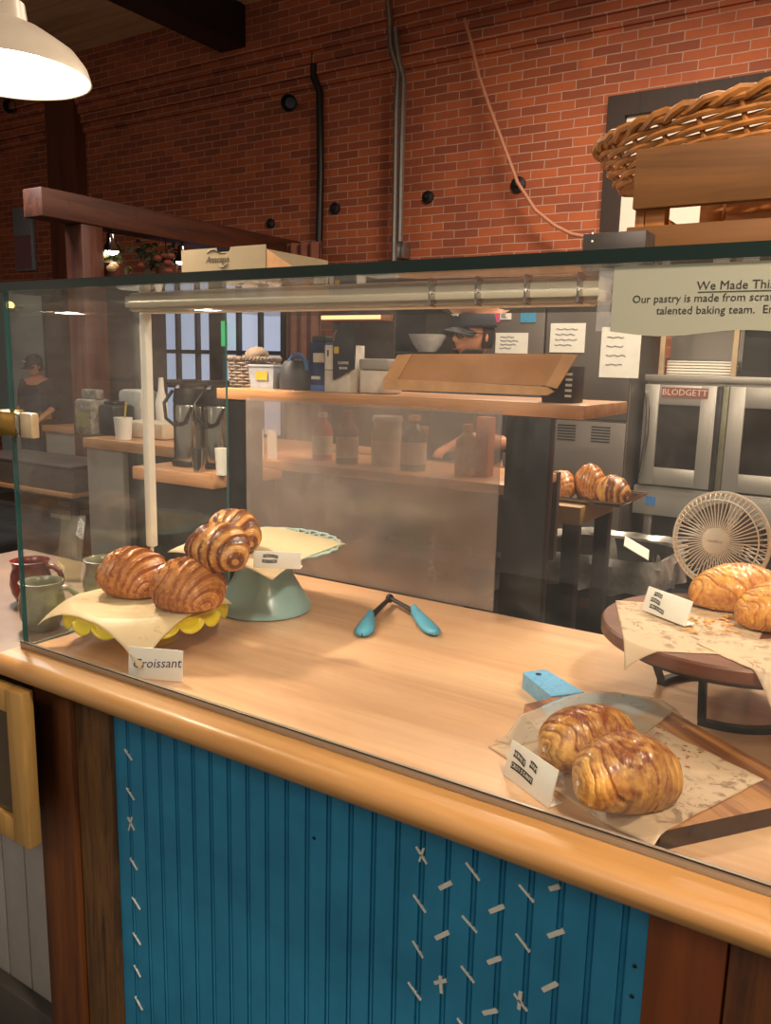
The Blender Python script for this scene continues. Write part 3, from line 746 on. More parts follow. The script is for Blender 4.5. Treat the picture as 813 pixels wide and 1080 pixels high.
o = add_thick(rebase(m.build('parchment_sheet', M['parch2']), (-.28, 1.28, 1.056))); tag(o, 'tan parchment hanging off the left side of the round riser', 'parchment')
m = inpoly_sheet([(-.225, 1.185), (.04, .985), (.16, 1.12), (-.02, 1.40)], 60, lambda x, y: droop(RC, RB, 1.0562, .9, 14, .935)(x, y), .0016, 19)
o = add_thick(rebase(m.build('parchment_sheet', M['parch2']), (-.1, 1.2, 1.056))); tag(o, 'tan parchment draping over the front right edge of the round riser', 'parchment')
m = MB()
for k in range(40):
    q = P(random.uniform(722, 782), random.uniform(648, 668), z=1.058)
    o = MB().ball((0, 0, 0), .0028, (random.uniform(.8, 2.2), random.uniform(.6, 1.3), .35), 4).build('pastry_crumb', plain('cheese_crumb', 'd08c3a', .6)); o.location = (q.x, q.y, 1.0582)
    tag(o, 'golden pastry flake beside the croissants on the round riser', 'crumb', 'flakes on the round riser')
# ================================================================ TONGS
c = thing('tongs', 'black tongs with blue silicone tips lying open on the counter', 'tongs', P(412, 655, z=TOP)[:])
hz = TOP + .016
hinge = P(411, 631, z=hz)
m = MB().mat(M['blackmetal']); m.ball(hinge, .009, (1, 1, 1.1), 8); m.build('hinge', None, c)
for (e1, e2, nm) in (((389, 652), (382, 668), 0), ((439, 646), (459, 667), 1)):
    A = hinge; B = P(*e1, z=TOP + .012); C_ = P(*e2, z=TOP + .009)
    d = (B - A).normalized(); side = Vector((-d.y, d.x, 0)).normalized()
    m = MB()
    def arm(u, v):
        p = A.lerp(B, u * 1.08); wv = (v - .5) * 2
        return p + side * wv * (.006 + .003 * u) + Vector((0, 0, .005 * (1 - wv * wv)))
    m.grid(arm, 14, 7); o = m.build('arm', M['blackmetal'], c); s = o.modifiers.new('s', 'SOLIDIFY'); s.thickness = .0015
    d2 = (C_ - B); dn = d2.normalized(); side2 = Vector((-dn.y, dn.x, 0)).normalized(); L = d2.length + .026
    B0 = B - dn * .02
    def tip(u, v):
        w_ = .009 + .010 * math.sin(min(1, u * 1.05) * PI * .62); w_ *= math.sqrt(max(0.02, 1 - max(0, (u - .7) / .3) ** 2)); wv = (v - .5) * 2
        ww = w_ + .001 * math.sin(u * 50) * (abs(wv) > .9)
        return B0 + dn * L * u + side2 * wv * ww + Vector((0, 0, .012 * (1 - wv * wv) * (1 - .3 * u) - .004 * u))
    m = MB(); m.grid(tip, 24, 11); o = m.build('silicone_tip', M['silicone'], c); s = o.modifiers.new('s', 'SOLIDIFY'); s.thickness = .002
# ================================================================ FAN
FC = Vector((-.265, 1.522, 1.142)); FR = .0845
nd = Vector((-.22, -1, .10)).normalized()
c = thing('desk_fan', 'small round beige desk fan with wire grille behind the riser', 'fan', (FC.x, FC.y + .02, TOP))
zx = Vector((0, 0, 1)).cross(nd).normalized(); zu = nd.cross(zx)
ff = Matrix((zx, zu, nd)).transposed().to_4x4(); ff.translation = FC
def circ(r, z, n=64): return [ff @ Vector((r * math.cos(2 * PI * k / n), r * math.sin(2 * PI * k / n), z)) for k in range(n)]
m = MB(); m.tube(circ(FR, 0), .0035, 8, False, True); m.tube(circ(FR - .012, .016), .0014, 6, False, True)
for k in range(56):
    a = 2 * PI * k / 56; a2 = a + .18
    pr = [(.020, .021, a), (.045, .020, a + .03), (FR - .012, .016, a + .07), (FR - .002, .006, a + .09), (FR, -.002, a + .09)]
    m.tube([ff @ Vector((r * math.cos(b), r * math.sin(b), z)) for r, z, b in pr], .0011, 5)
gr = m.build('front_grille', M['beige'], c)
m = MB(); m.lathe([(0, .025), (.019, .0245), (.0235, .022), (.0235, .018), (0, .018)], 32, (0, 0, 0), ff); hb = m.build('hub_cap', M['beige'], gr)
m = MB().mat(plain('beige_dark_print', 'a8937e', .5)); m.text('honeywell'[:0] + 'comfort', .008, ff @ Matrix.Translation((0, 0, .0252)), .0001, .3); m.build('lettering', None, hb)  # lettering in darker beige
m = MB(); m.tube(circ(FR, -.004), .003, 8, False, True)
for k in range(40):
    a = 2 * PI * k / 40
    m.tube([ff @ Vector((r * math.cos(a), r * math.sin(a), z)) for r, z in [(FR, -.004), (FR - .004, -.022), (FR - .03, -.034), (.02, -.036)]], .0011, 5)
m.build('rear_grille', M['beige'], c)
m = MB(); m.lathe([(0, -.05), (.024, -.05), (.028, -.04), (.028, -.034), (0, -.034)], 24, (0, 0, 0), ff); m.build('motor', M['beige'], c)
m = MB()
for k in range(4):
    a0 = 2 * PI * k / 4
    def bl(u, v): r = .014 + .052 * u; a = a0 + v * (.9 + .2 * u); return ff @ Vector((r * math.cos(a), r * math.sin(a), -.012 + .016 * (v - .5)))
    m.grid(bl, 8, 8)
m.lathe([(0, .002), (.014, 0), (.015, -.02), (0, -.02)], 20, (0, 0, 0), ff)
o = m.build('blade_set', plain('blade_plastic', '5c5048', .4), c); o.modifiers.new('s', 'SOLIDIFY').thickness = .0012
m = MB(); m.tube([FC + Vector((.01, .042, -.02)), FC + Vector((.01, .045, -.08)), (FC.x + .005, FC.y - .0, .94)], [.012, .011, .014], 12); m.build('stem', M['beige'], c)
m = MB().lathe([(0, .9205), (.044, .9205), (.046, .925), (.042, .934), (.02, .942), (0, .943)], 40, (FC.x + .0, FC.y - .015, 0)); m.build('base', M['beige'], c)
# ================================================================ MUGS (left of the case)
sc_ = thing('side_cabinet', 'low pine-framed cabinet left of the counter carrying the mugs', 'cabinet', (-1.6, 1.1, 0))
CTZ = .905
m = MB().box(-2.05, XE - .012, .80, 1.35, CTZ - .03, CTZ, .003); m.build('top', plain('grey_brown_top', '6e5c50', .5, 0, .2, 10), sc_)
yq = .80
m = MB(); xr_ = P(38, 870, y=.79).x; zb_ = P(38, 892, y=.79).z
m = MB().mat(M['pine']); m.box(xr_ - .045, xr_, .775, .80, zb_, CTZ - .03, .003).box(-2.0, xr_ - .045, .776, .80, zb_, zb_ + .045, .003).box(-2.0, xr_ - .045, .776, .80, CTZ - .075, CTZ - .031, .003).box(-2.04, -2.0, .775, .8, zb_, CTZ - .03, .003)
dr = m.build('door', None, sc_)
m = MB().box(-2.0, xr_ - .044, .785, .79, zb_ + .044, CTZ - .074); m.build('door_panel', plain('amber_glass', '4a3a26', .2, 0, .2, 6, .4), dr)
m = MB(); m.box(-2.04, XE - .02, .81, 1.3, zb_, CTZ - .0305); m.build('carcass', plain('cab_dark', '3a2c20', .6), sc_)
# grey panelled wall below
m = MB(); xl = -2.6
px = xl
while px < lx0 - .05:
    m.box(px, px + .075, .90, .92, .1, zb_ + .1, .003); px += .078
struct(m.build('wall_front', M['beadgrey'])); struct(MB().box(xl, lx0 - .005, .87, .90, 0, .12, .004).build('baseboard_front', plain('dark_skirting', '3b3834', .5)))
def clay(name, a, b, b2):
    t = NT(name); f = t.noise(t.coord(), 22, 5, .6, .5); t.col(t.ramp(f, [(.3, lin(a)), (.55, lin(b)), (.75, lin(b2))])); t.set(.22, 0, .5); return t.m
M['sage'] = clay('sage_glaze', '5c5c48', '7c7c64', '9a9880'); M['redglaze'] = clay('red_glaze', '3c0c0c', '6a1614', '8a2420')
def mug(label, x, y, s, mat, ha):
    z0 = CTZ + .0005
    c = thing('mug', label, 'mug', (x, y, z0))
    o_ = [(0, 0), (.026, 0), (.03, .004), (.040, .025), (.0435, .045), (.041, .065), (.036, .08), (.038, .09), (.041, .095), (.038, .0955), (.034, .09), (.032, .08), (.038, .06), (.039, .045), (.035, .02), (.02, .008), (0, .008)]
    m = MB().lathe([(r * s, z * s) for r, z in o_], 48); m.build('body', mat, c, world=False)
    ca, sa = math.cos(ha), math.sin(ha)
    pts = [(.036, .082), (.052, .083), (.066, .072), (.070, .055), (.064, .038), (.052, .028), (.041, .027)]
    m = MB().tube([(r * s * ca, r * s * sa, z * s) for r, z in pts], [.006 * s] * 7, 10); m.build('handle', mat, c, world=False); return c
q = P(48, 664, z=CTZ); mug('sage-green glazed mug nearest the glass corner', -1.405, .955, 1.03, M['sage'], .55)
mug('wider sage-green glazed mug behind the first one', -1.425, 1.125, 1.12, M['sage'], .3)
mug('dark red glazed mug at the left edge of the photo', -1.58, 1.05, 1.0, M['redglaze'], .5)
mug('small brown stoneware cup at the left edge below the red mug', -1.50, .87, .75, clay('brown_glaze', '4a3426', '6e4c38', '8a6650'), 2.8)
# card holder slip between mugs
m = MB().box(-.03, .03, -.001, .001, 0, .16, .0005); o = m.build('plastic_card_holder', glass_mat('holder_plastic', (.92, .9, .7), .06)); o.location = (-1.66, 1.2, CTZ + .001); o.rotation_euler = (-.3, 0, .5); tag(o, 'tilted clear plastic card holder behind the mugs', 'card holder')
# ================================================================ BEHIND THE CASE: shelf unit
SZ = 1.365
c = thing('back_shelf_unit', 'dark-framed unit with light wood shelf directly behind the case', 'shelf', (-1.0, 1.7, 0))
m = MB().box(-1.53, -.546, 1.575, 1.86, SZ - .028, SZ, .003); m.build('top_shelf', M['shelfwood'], c)
xa, xb = P(240, 500, y=1.575).x, P(265, 500, y=1.575).x
M['postblack'] = plain('near_black_post', '0b0908', .35, 0, .3, 6)
m = MB().box(xa, xb, 1.578, 1.62, 0, SZ - .0285, .002); m.build('post', M['postblack'], c)
xa2, xb2 = P(531, 500, y=1.575).x, P(577, 500, y=1.575).x
m = MB().box(xa2, xb2, 1.578, 1.61, 0, SZ - .0285, .002); m.build('post', M['postblack'], c)
m = MB().box(xb + .001, xa2 - .10, 1.585, 2.1, .08, TOP - .02, .002); m.build('lower_cabinet', M['darkpaint'], c)
m = MB().box(xb - .3, xa2 - .10, 1.84, 2.15, 1.125, 1.150, .003); m.build('middle_shelf', M['shelfwood'], c)
m = MB().box(xb - .2, xa2 - .10, 2.16, 2.18, .9, 1.15); m.build('back_board', plain('brown_board', '4a3a34', .6), c)
m = MB().box(xb + .001, xa2 - .001, 1.555, 1.5585, TOP + .0005, 1.345); o = m.build('plexiglass_screen', M['plexi']); rebase(o, (-1.04, 1.556, TOP)); tag(o, 'hazy scratched plexiglass screen closing the back of the case', 'screen')
# bottles behind the plexiglass
def bottle(label, u, y, h, r, col, cap, typ='bottle', neck=.4):
    q = P(u, 480, y=y); c = thing(typ, label, 'bottle' if typ == 'bottle' else typ.split('_')[-1], (q.x, y, 1.1505))
    m = MB().lathe([(0, 0), (r, 0), (r, h * .62), (r * .9, h * .7), (r * neck, h * .84), (r * neck, h * .9), (0, h * .9)], 24); m.build('body', plain('bottle_' + col, col, .35), c, world=False)
    m = MB().lathe([(0, h * .9), (r * neck * 1.2, h * .9), (r * neck * 1.1, h), (0, h)], 16); m.build('cap', plain('cap_' + cap, cap, .4), c, world=False)
    m = MB().lathe([(r * 1.01, h * .12), (r * 1.02, h * .12), (r * 1.02, h * .52), (r * 1.01, h * .52)], 24, (0, 0, 0), None, True); m.build('bottle_label', plain('bottle_label_paper', 'c8b8a0', .6), c, world=False)
bottle('pinkish-red bottle behind the hazy screen, left of the maroon one', 340, 1.95, .14, .03, 'b04048', 'c8c0b8')
bottle('maroon bottle behind the hazy screen', 366, 1.93, .15, .032, '5c2026', '7a2030')
bottle('squat pale jar behind the hazy screen, middle of the row', 408, 1.97, .14, .045, 'b0a090', '8a8078', 'jar', .85)
bottle('dark squeeze bottle behind the hazy screen, with yellow cap', 436, 1.93, .15, .035, '38342e', 'c89a30')
bottle('yellow mustard bottle behind the hazy screen, beside the orange carton', 492, 1.93, .135, .03, 'd0a020', 'c88818')
q = P(511, 480, y=1.95); o = MB().box(-.018, .018, -.02, .02, 0, .155, .001).build('carton', plain('orange_carton', 'c8642c', .6)); o.location = (q.x, 1.95, 1.1505); tag(o, 'narrow orange carton right of the mustard bottle', 'carton')
for i, u in enumerate((273, 287)):
    a = P(u, 462, y=1.87); o = MB().box(a.x - .018, a.x + .018, 1.869, 1.871, 1.1503, 1.235).build('note_card', M['paper']); rebase(o, (a.x, 1.87, 1.15)); tag(o, ['pale note card behind the hazy screen, left one', 'pale note card behind the hazy screen, right one'][i], 'note')
# items on top shelf (z = SZ)
def on_shelf(u, y=1.68): return P(u, 400, y=y).x
z0 = SZ + .0005
# wicker basket
def woven(name, label, cx, cy, z0, a, b, h, rows, flare, mat, tiltM=None, stakes=26, rr=.005, rim=.011, wob=.6, npts=None):
    c = thing(name, label, 'basket', (cx, cy, z0)); n = npts or stakes * 4
    def pt(ang, z, off=0):
        f = 1 + flare * (z / h); v = Vector(((a * f + off) * math.cos(ang), (b * f + off) * math.sin(ang), z))
        return tiltM @ v if tiltM is not None else v
    m = MB()
    for r in range(rows):
        z = h * (r + .5) / rows; ph = PI * (r % 2)
        m.tube([pt(2 * PI * k / n, z, rr * wob * math.sin(stakes * PI * k / n * 1.0 * 1 + ph)) for k in range(n)], rr, 6, False, True)
    m.build('weave', mat, c, world=False)
    m = MB()
    for k in range(stakes):
        a_ = 2 * PI * (k + .5) / stakes; m.tube([pt(a_, 0), pt(a_, h * .5), pt(a_, h)], rr * .9, 6)
    m.build('stakes', mat, c, world=False)
    m = MB()
    for s_ in (0, PI):
        m.tube([pt(2 * PI * k / 120, h + rim * .5 * math.sin(k * 2 * PI / 120 * 24 + s_), rim * .5 * math.cos(k * 2 * PI / 120 * 24 + s_)) for k in range(120)], rim * .62, 7, False, True)
    m.build('rim', mat, c, world=False)
    m = MB(); m.grid(lambda u, v: pt(2 * PI * u, .004, 0) * v + Vector((0, 0, .004)) * (1 - v) if tiltM is None else tiltM @ Vector((a * v * math.cos(2 * PI * u), b * v * math.sin(2 * PI * u), .004)), 40, 6, True); o = m.build('bottom', mat, c, world=False); o.modifiers.new('s', 'SOLIDIFY').thickness = .004
    return c
M['wicker'] = plain('wicker_brown', '94602e', .5, 0, .35, 40); M['wickergrey'] = plain('wicker_grey', '7c6a5a', .6, 0, .25, 40)
x = on_shelf(263, 1.72)
woven('wicker_basket', 'low brown-grey woven basket at the left end of the back shelf', x, 1.74, z0, .068, .058, .075, 9, .08, M['wickergrey'], None, 20, .0035, .007)
o = MB().ball((0, 0, 0), .03, (1.2, 1, .8), 8); o = o.build('cloth_bundle', plain('cream_cloth', '8a7666', .8, 0, .2, 30)); o.location = (x + .01, 1.74, z0 + .085); tag(o, 'lumpy beige bundle sticking out of the woven basket on the back shelf', 'bundle')
x = on_shelf(284, 1.68)
c = thing('plastic_bin', 'grey-blue plastic bin with a yellow label on the back shelf', 'bin', (x, 1.68, z0))
m = MB(); m.prism([(-.038, -.03), (.038, -.03), (.038, .03), (-.038, .03)], 0, .055); 
for v in m.bm.verts:
    if v.co.z > .05: v.co.x *= 1.12; v.co.y *= 1.12
m.build('body', plain('grey_bin', '9ea4ae', .4), c, world=False)
m = MB().box(-.045, .045, -.036, .036, .055, .061, .002); m.build('rim', plain('grey_bin', '9ea4ae', .4), c, world=False)
m = MB().box(-.018, .022, -.0345, -.0335, .022, .044, 0); m.build('yellow_label', plain('yellow_label', 'c8a030', .6), c, world=False)
x = on_shelf(315, 1.68)
c = thing('dark_tub', 'dark rounded tub with a blue-white sticker on the back shelf', 'tub', (x, 1.68, z0))
m = MB().lathe([(0, 0), (.048, 0), (.05, .02), (.046, .055), (.036, .072), (0, .078)], 32); m.build('body', plain('charcoal_tub', '34343a', .5), c, world=False)
m = MB(); m.tube([(.03 * math.cos(a) + .012, -.02, .05 + .038 * math.sin(a)) for a in [PI * k / 10 for k in range(11)]], .006, 8); m.build('sticker', plain('blue_roll', '4a70a8', .4), c, world=False)
x = on_shelf(342, 1.70)
c = thing('coffee_bag_box', 'dark blue box with a white label on the back shelf', 'box', (x, 1.70, z0))
m = MB().box(-.026, .026, -.03, .03, 0, .12, .002); m.build('body', plain('navy_box', '1e3668', .4), c, world=False)
m = MB().box(-.012, .022, -.0312, -.0302, .07, .093).box(-.018, .01, -.0312, -.0302, .028, .036); m.build('label', M['paper'], c, world=False)
m = MB().box(-.027, .027, -.031, .031, 0, .014, .001); m.build('blue_band', plain('bright_blue', '3f74c0', .5), c, world=False)
m = MB().box(-.022, .024, -.026, .026, .12, .135, .004); m.build('lid', plain('dark_green_lid', '1c2c2c', .4), c, world=False)
x = on_shelf(366, 1.66)
c = thing('tall_carton', 'white carton with a black bag slumped over it on the back shelf', 'carton', (x, 1.66, z0))
m = MB().box(-.046, .030, -.03, .03, 0, .112, .001); m.build('carton', plain('carton_white', 'cfc6bc', .6), c, world=False)
m = MB().box(-.046, -.012, -.0308, -.0302, .052, .0535).box(-.038, -.034, -.0308, -.0302, .085, .1); m.build('carton_print', M['ink'], c, world=False)
m = MB(); m.prism([(-.014, .03), (.045, .056), (.048, .125), (.058, .165), (.01, .168), (-.006, .14), (-.014, .112)], -.004, .004, Matrix.Translation((0, -.036, 0)) @ Matrix.Rotation(PI / 2, 4, 'X')); m.build('black_bag', plain('black_foil', '20202a', .35, 0, .3, 20, .3), c, world=False)
m = MB().box(-.010, .003, -.0412, -.0402, .092, .108); m.build('yellow_sticker', plain('yellow_label', 'c8a030', .6), c, world=False)
m = MB().mat(M['white']); f_ = Matrix.Translation((.017, -.0405, .07)) @ Matrix.Rotation(PI / 2, 4, 'X')
m.text('COFFEE', .009, f_); m.text('BEANS', .008, f_ @ Matrix.Translation((0, -.012, 0))); m.build('bag_print', None, c, world=False)
m = MB().ball((-.01, -.0, .13), .032, (1, .8, .75), 8); m.build('bag_top', plain('brown_bag', '8a6654', .7), c, world=False)
x = on_shelf(400, 1.68)
c = thing('food_container', 'square white container with a clear lid left of the cardboard flat', 'container', (x, 1.68, z0))
m = MB().box(-.035, .045, -.035, .035, 0, .055, .006); m.build('body', plain('container_white', 'd6cabc', .4), c, world=False)
m = MB().box(-.037, .047, -.037, .037, .0555, .082, .006); m.build('lid', plain('frosted_lid', '9c9690', .3, 0, .1), c, world=False)
# cardboard flat leaning
ya = 1.60
c = thing('cardboard_tray', 'long folded cardboard flat leaning on the back shelf in front of the cook', 'cardboard', (-.78, ya, z0))
A = [P(u, v, y=ya) for u, v in ((414, 373), (604, 373), (586, 412), (402, 407))]
def flat(pts, y0, y1, name, mat):
    m = MB(); a = [m.bm.verts.new((p.x, y0 + (p.z - z0) * .25, p.z)) for p in pts]; b = [m.bm.verts.new((p.x, y1 + (p.z - z0) * .25, p.z)) for p in pts]
    n = len(pts); m.bm.faces.new(a); m.bm.faces.new(b[::-1])
    for i in range(n): m.bm.faces.new((a[i], a[(i + 1) % n], b[(i + 1) % n], b[i]))
    return m.build(name, mat, c, smooth=False)
up_ = .006
flat([P(u, v, y=ya) for u, v in ((428, 373), (591, 373), (575, 407), (416, 401))], ya + .004, ya + .012, 'panel', M['card'])
flat([P(u, v, y=ya) for u, v in ((404, 403), (418, 400), (576, 408), (584, 413), (577, 417), (405, 411))], ya - .006, ya + .003, 'front_flap', plain('cardboard_light', 'c69464', .75))
flat([P(u, v, y=ya) for u, v in ((414, 374), (429, 373), (417, 401), (402, 402))], ya - .002, ya + .003, 'side_flap', plain('cardboard_light', 'c69464', .75))
flat([P(u, v, y=ya) for u, v in ((590, 373), (605, 374), (586, 410), (574, 407))], ya - .002, ya + .003, 'side_flap', plain('cardboard_light', 'c69464', .75))
x = P(602, 400, y=1.66).x
o = MB().mat(plain('black_box', '26242a', .5)); o.box(-.05, .018, -.03, .03, 0, .075, .001); o.mat(M['paper'])
for i in range(5): o.box(.0, .014, -.0308, -.0302, .012 + i * .011, .017 + i * .011)
o = o.build('small_black_box', None); o.location = (x, 1.66, z0); tag(o, 'small black printed box at the right end of the back shelf', 'box')
# ================================================================ ON TOP OF THE CASE
zt = CT + .0002 + TT + .0005
bx = P(198, 262, y=1.4); bx2 = P(286, 265, y=1.36)
c = thing('takeout_box', 'flat tan cardboard box with a dark printed swoosh on top of the case', 'box', (bx.x + .13, 1.45, zt))
bw, bd, bh = .25, .22, .122
m = MB(); pts = [(0, 0), (bw * .42, 0), (bw * .42, 0), ]
c.location = (bx.x, 1.38, zt)
prof = [(0, 0), (bw, 0), (bw, bh), (bw * .60, bh)] + [(bw * (.515 + .085 * math.cos(PI * k / 8)), bh - bw * .06 * math.sin(PI * k / 8)) for k in range(1, 8)] + [(bw * .43, bh), (0, bh)]
m.prism(prof, -.002, .0, Matrix.Rotation(PI / 2, 4, 'X')); m.box(0, .0015, .0025, bd, 0, bh - .012).box(bw - .0015, bw, .0025, bd, 0, bh - .012).box(0.002, bw - .002, .003, bd, .0, bh - .014).box(0, bw, .0025, bd, bh - .012, bh - .009)
m.build('body', M['kraft'], c, world=False, smooth=False)
m = MB().prism([(0, 0), (bd, 0), (bd, .045), (0, bh - .01)], 0, .002, Matrix.Translation((bw + .0005, .002, 0)) @ Matrix.Rotation(PI / 2, 4, 'Z') @ Matrix.Rotation(PI / 2, 4, 'X')); m.build('end_flap', plain('kraft_light', 'c69a70', .7), c, world=False, smooth=False)
m = MB().mat(plain('brown_print', '3a2e1c', .6)); f_ = Matrix.Translation((bw * .44, -.0006, P(240, 273, y=1.38).z - zt)) @ Matrix.Rotation(PI / 2, 4, 'X')
m.text('Anacapa', .020, f_, .0002, .3); m.tube([f_ @ Vector((-.03 + .06 * k / 10, .014 + .007 * math.sin(PI * k / 6), 0)) for k in range(8)], [.0004 + .0016 * math.sin(PI * k / 7) for k in range(8)], 6)
m.tube([f_ @ Vector((.0 + .04 * k / 10, -.012 - .006 * math.sin(PI * k / 7), 0)) for k in range(9)], [.0003 + .0012 * math.sin(PI * k / 8) for k in range(9)], 6); m.build('logo', None, c, world=False)
# crate
cr = P(662, 235, y=1.1)
c = thing('wooden_crate', 'open-slatted wooden crate on top of the case at the right', 'crate', (cr.x + .3, 1.3, zt))
X0, X1 = cr.x, .32
zc1 = P(665, 158, y=1.1).z; zc2 = P(665, 221, y=1.1).z; zc3 = P(665, 240, y=1.1).z
m = MB().box(X0 + .004, X1, 1.10, 1.115, zc2, zc1, .002); m.build('slat', M['crate'], c)
m = MB().box(X0, X1, 1.095, 1.11, zt, zc3, .002); m.build('slat', M['crate'], c)
m = MB().box(X0, X1, 1.485, 1.5, zt, zc1, .002); m.build('back_board', M['crate_in'], c)
m = MB().box(X0 + .004, X0 + .016, 1.116, 1.479, zt + .01, zc2 + .008, .001); m.build('end_board', M['crate_in'], c)
for (xx) in (X0 + .017, X1 - .03):
    for yy in (1.1155, 1.455): m = MB().box(xx, xx + .025, yy, yy + .024, zt, zc1 - .004, .001); m.build('corner_post', M['crate_in'], c)
m = MB().box(X0 + .01, X1, 1.1155, 1.484, zt + .0, zt + .008); m.build('floor_board', M['crate_in'], c)
m = MB().box(X0 + .08, X1, 1.30, 1.32, zc3 + .0, zc2 + .02, .001); m.build('inner_slat', M['crate_in'], c)
m = MB().mat(plain('grey_metal', '4a4644', .4, .6)); b0 = P(617, 262, y=1.0); m.box(b0.x, b0.x + .075, .99, 1.03, zt, P(617, 248, y=1.0).z, .001); m.mat(M['paper'])
for i in range(2): m.ball((b0.x + .012, .989, zt + .030 + .009 * i), .0014, (1, .3, 1), 4)
o = m.build('metal_bracket', None); rebase(o, (b0.x + .04, 1.0, zt)); tag(o, 'flat dark metal bracket on the glass top left of the crate', 'bracket')
# big basket tilted on the crate
BT = .09; tm = Matrix.Rotation(-BT, 4, 'Y')
lb_ = P(657, 205, y=1.298); bkc = (lb_.x + .25 * math.cos(BT), 1.298, lb_.z + .24 * math.sin(BT))
wbk = woven('wicker_basket', 'large tan wicker bread basket tilted on top of the wooden crate', bkc[0], bkc[1], bkc[2], .25, .13, .062, 8, .13, M['wicker'], Matrix.Translation((0, 0, .001)) @ tm.to_4x4(), 30, .0042, .010, .9, 180)
# ================================================================ LAMPS
def pendant(label, loc, r, power, color=(1.0, .79, .58), estr=14, stem=1.2):
    c = thing('pendant_lamp', label, 'lamp', loc)
    pr = [(.02, .16), (.045, .155), (.05, .115), (.085, .10), (r * .62, .082), (r * .82, .058), (r * .95, .028), (r, 0)]
    inn = [(r - .003, .001), (r * .94, .026), (r * .81, .055), (r * .61, .078), (.08, .096), (.0001, .10)]
    t = MB().lathe(pr + inn, 56); t.build('shade', plain('lamp_enamel', 'ddd2c0', .35, 0, .03), c, world=False)
    t = MB().ball((0, 0, .045), .055, (1.35, 1.35, .75), 12); b = t.build('bulb', LAMPM, c, world=False)
    t = MB().tube([(0, 0, .155), (0, 0, max(.3, 4.55 - loc[2]))], .008, 8); t.build('stem', M['offwhite'], c, world=False)
    l = bpy.data.lights.new('lamp_light', 'AREA'); l.shape = 'DISK'; l.size = r * 1.0; l.energy = power; l.color = color
    o = bpy.data.objects.new('lamp_light', l); COL.objects.link(o); o.parent = c; o.location = (0, 0, -.003)
    return c
LAMPM = emis('lamp_bulb', 'fff2e0', 26)
pq = P(8, 80, y=1.25)
pendant('large cream enamel pendant lamp glowing at the top left', (pq.x, pq.y, pq.z), .185, 38)
pendant('cream enamel pendant lamp above the right end of the case', (.35, .45, 2.35), .18, 44)
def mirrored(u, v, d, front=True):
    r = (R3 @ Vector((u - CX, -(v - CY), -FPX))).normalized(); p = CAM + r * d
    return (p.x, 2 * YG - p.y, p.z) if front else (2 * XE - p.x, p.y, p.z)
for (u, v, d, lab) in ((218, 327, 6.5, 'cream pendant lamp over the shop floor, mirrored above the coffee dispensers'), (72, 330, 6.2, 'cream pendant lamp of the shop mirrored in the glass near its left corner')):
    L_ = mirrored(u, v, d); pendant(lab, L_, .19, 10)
# ================================================================ KITCHEN RIGHT: oven, fridge, rack
OY = 5.2
c = thing('convection_oven', 'stainless double-door convection oven with dark windows', 'oven', (-.7, OY + .4, 0))
ox0 = P(682, 404, y=OY).x; oz1 = P(690, 395, y=OY).z; dz1 = P(682, 405, y=OY).z; dz0 = P(672, 509, y=OY).z
dz0 = dz0; ab = P(670, 541, y=OY).z
m = MB().box(ox0 - .01, ox0 + 1.3, OY + .04, OY + .85, ab, oz1, .01); m.build('body', M['steel'], c)
m = MB().box(ox0 - .012, ox0 + 1.3, OY - .01, OY + .04, dz1 + .02, oz1 + .0, .006); m.build('top_trim', M['steel'], c)
m = MB().box(ox0 - .03, ox0 + 1.3, OY - .005, OY + .04, ab, dz0 - .012, .006); ap = m.build('lower_panel', steel('stainless_low', 'b4aea4', .33, 0, .6), c)
st_ = P(686, 528, y=OY - .006); m = MB().box(st_.x - .03, st_.x + .03, OY - .0075, OY - .0055, st_.z - .028, st_.z + .028); m.build('blue_sticker', plain('blue_sticker', '2f6ea8', .5), ap)
dw = P(758, 407, y=OY).x - ox0
def door(x0, name_):
    m = MB(); fw, ft, fb = .09, .12, .11
    m.box(x0, x0 + fw, OY - .03, OY + .035, dz0, dz1, .005).box(x0 + dw - fw, x0 + dw, OY - .03, OY + .035, dz0, dz1, .005).box(x0 + fw - .002, x0 + dw - fw + .002, OY - .029, OY + .034, dz1 - ft, dz1 - .001, .004).box(x0 + fw - .002, x0 + dw - fw + .002, OY - .029, OY + .034, dz0 + .001, dz0 + fb, .004)
    d = m.build('door', M['steelv'], c)
    m = MB().box(x0 + fw - .001, x0 + dw - fw + .001, OY - .018, OY - .01, dz0 + fb - .001, dz1 - ft + .001); m.build('window_glass', M['ovenglass'], d)
    m = MB(); m.tube([(x0 + .012, OY - .035, dz1 - .05), (x0 + .035, OY - .06, dz1 - .15), (x0 + .04, OY - .065, (dz0 + dz1) / 2), (x0 + .02, OY - .05, dz0 + .1), (x0 + .008, OY - .03, dz0 + .05)], .012, 8)
    if name_: m.build('handle', M['chrome'], d)
    return d
d1 = door(ox0, True); d2 = door(ox0 + dw + .07, False)
m = MB().box(ox0 + dw + .004, ox0 + dw + .030, OY - .03, OY + .03, dz0, dz1, .004); m.build('seal', M['black'], c)
m = MB().box(ox0 + dw + .032, ox0 + dw + .066, OY - .025, OY + .03, dz0, dz1, .004); m.build('hinge_post', plain('olive_metal', '7c7860', .4, .6), c)
np_ = P(722, 414, y=OY - .03)
m = MB().mat(plain('red_plate', '7c4030', .4)); m.box(np_.x - .135, np_.x + .135, OY - .034, OY - .0295, np_.z - .032, np_.z + .028); m.mat(plain('plate_letters', 'd0b0a0', .4)); m.text('BLODGETT', .052, frame3((np_.x, OY - .0355, np_.z - .002), (1, 0, 0), (0, 0, 1)), .001); m.build('name_plate', None, d1)
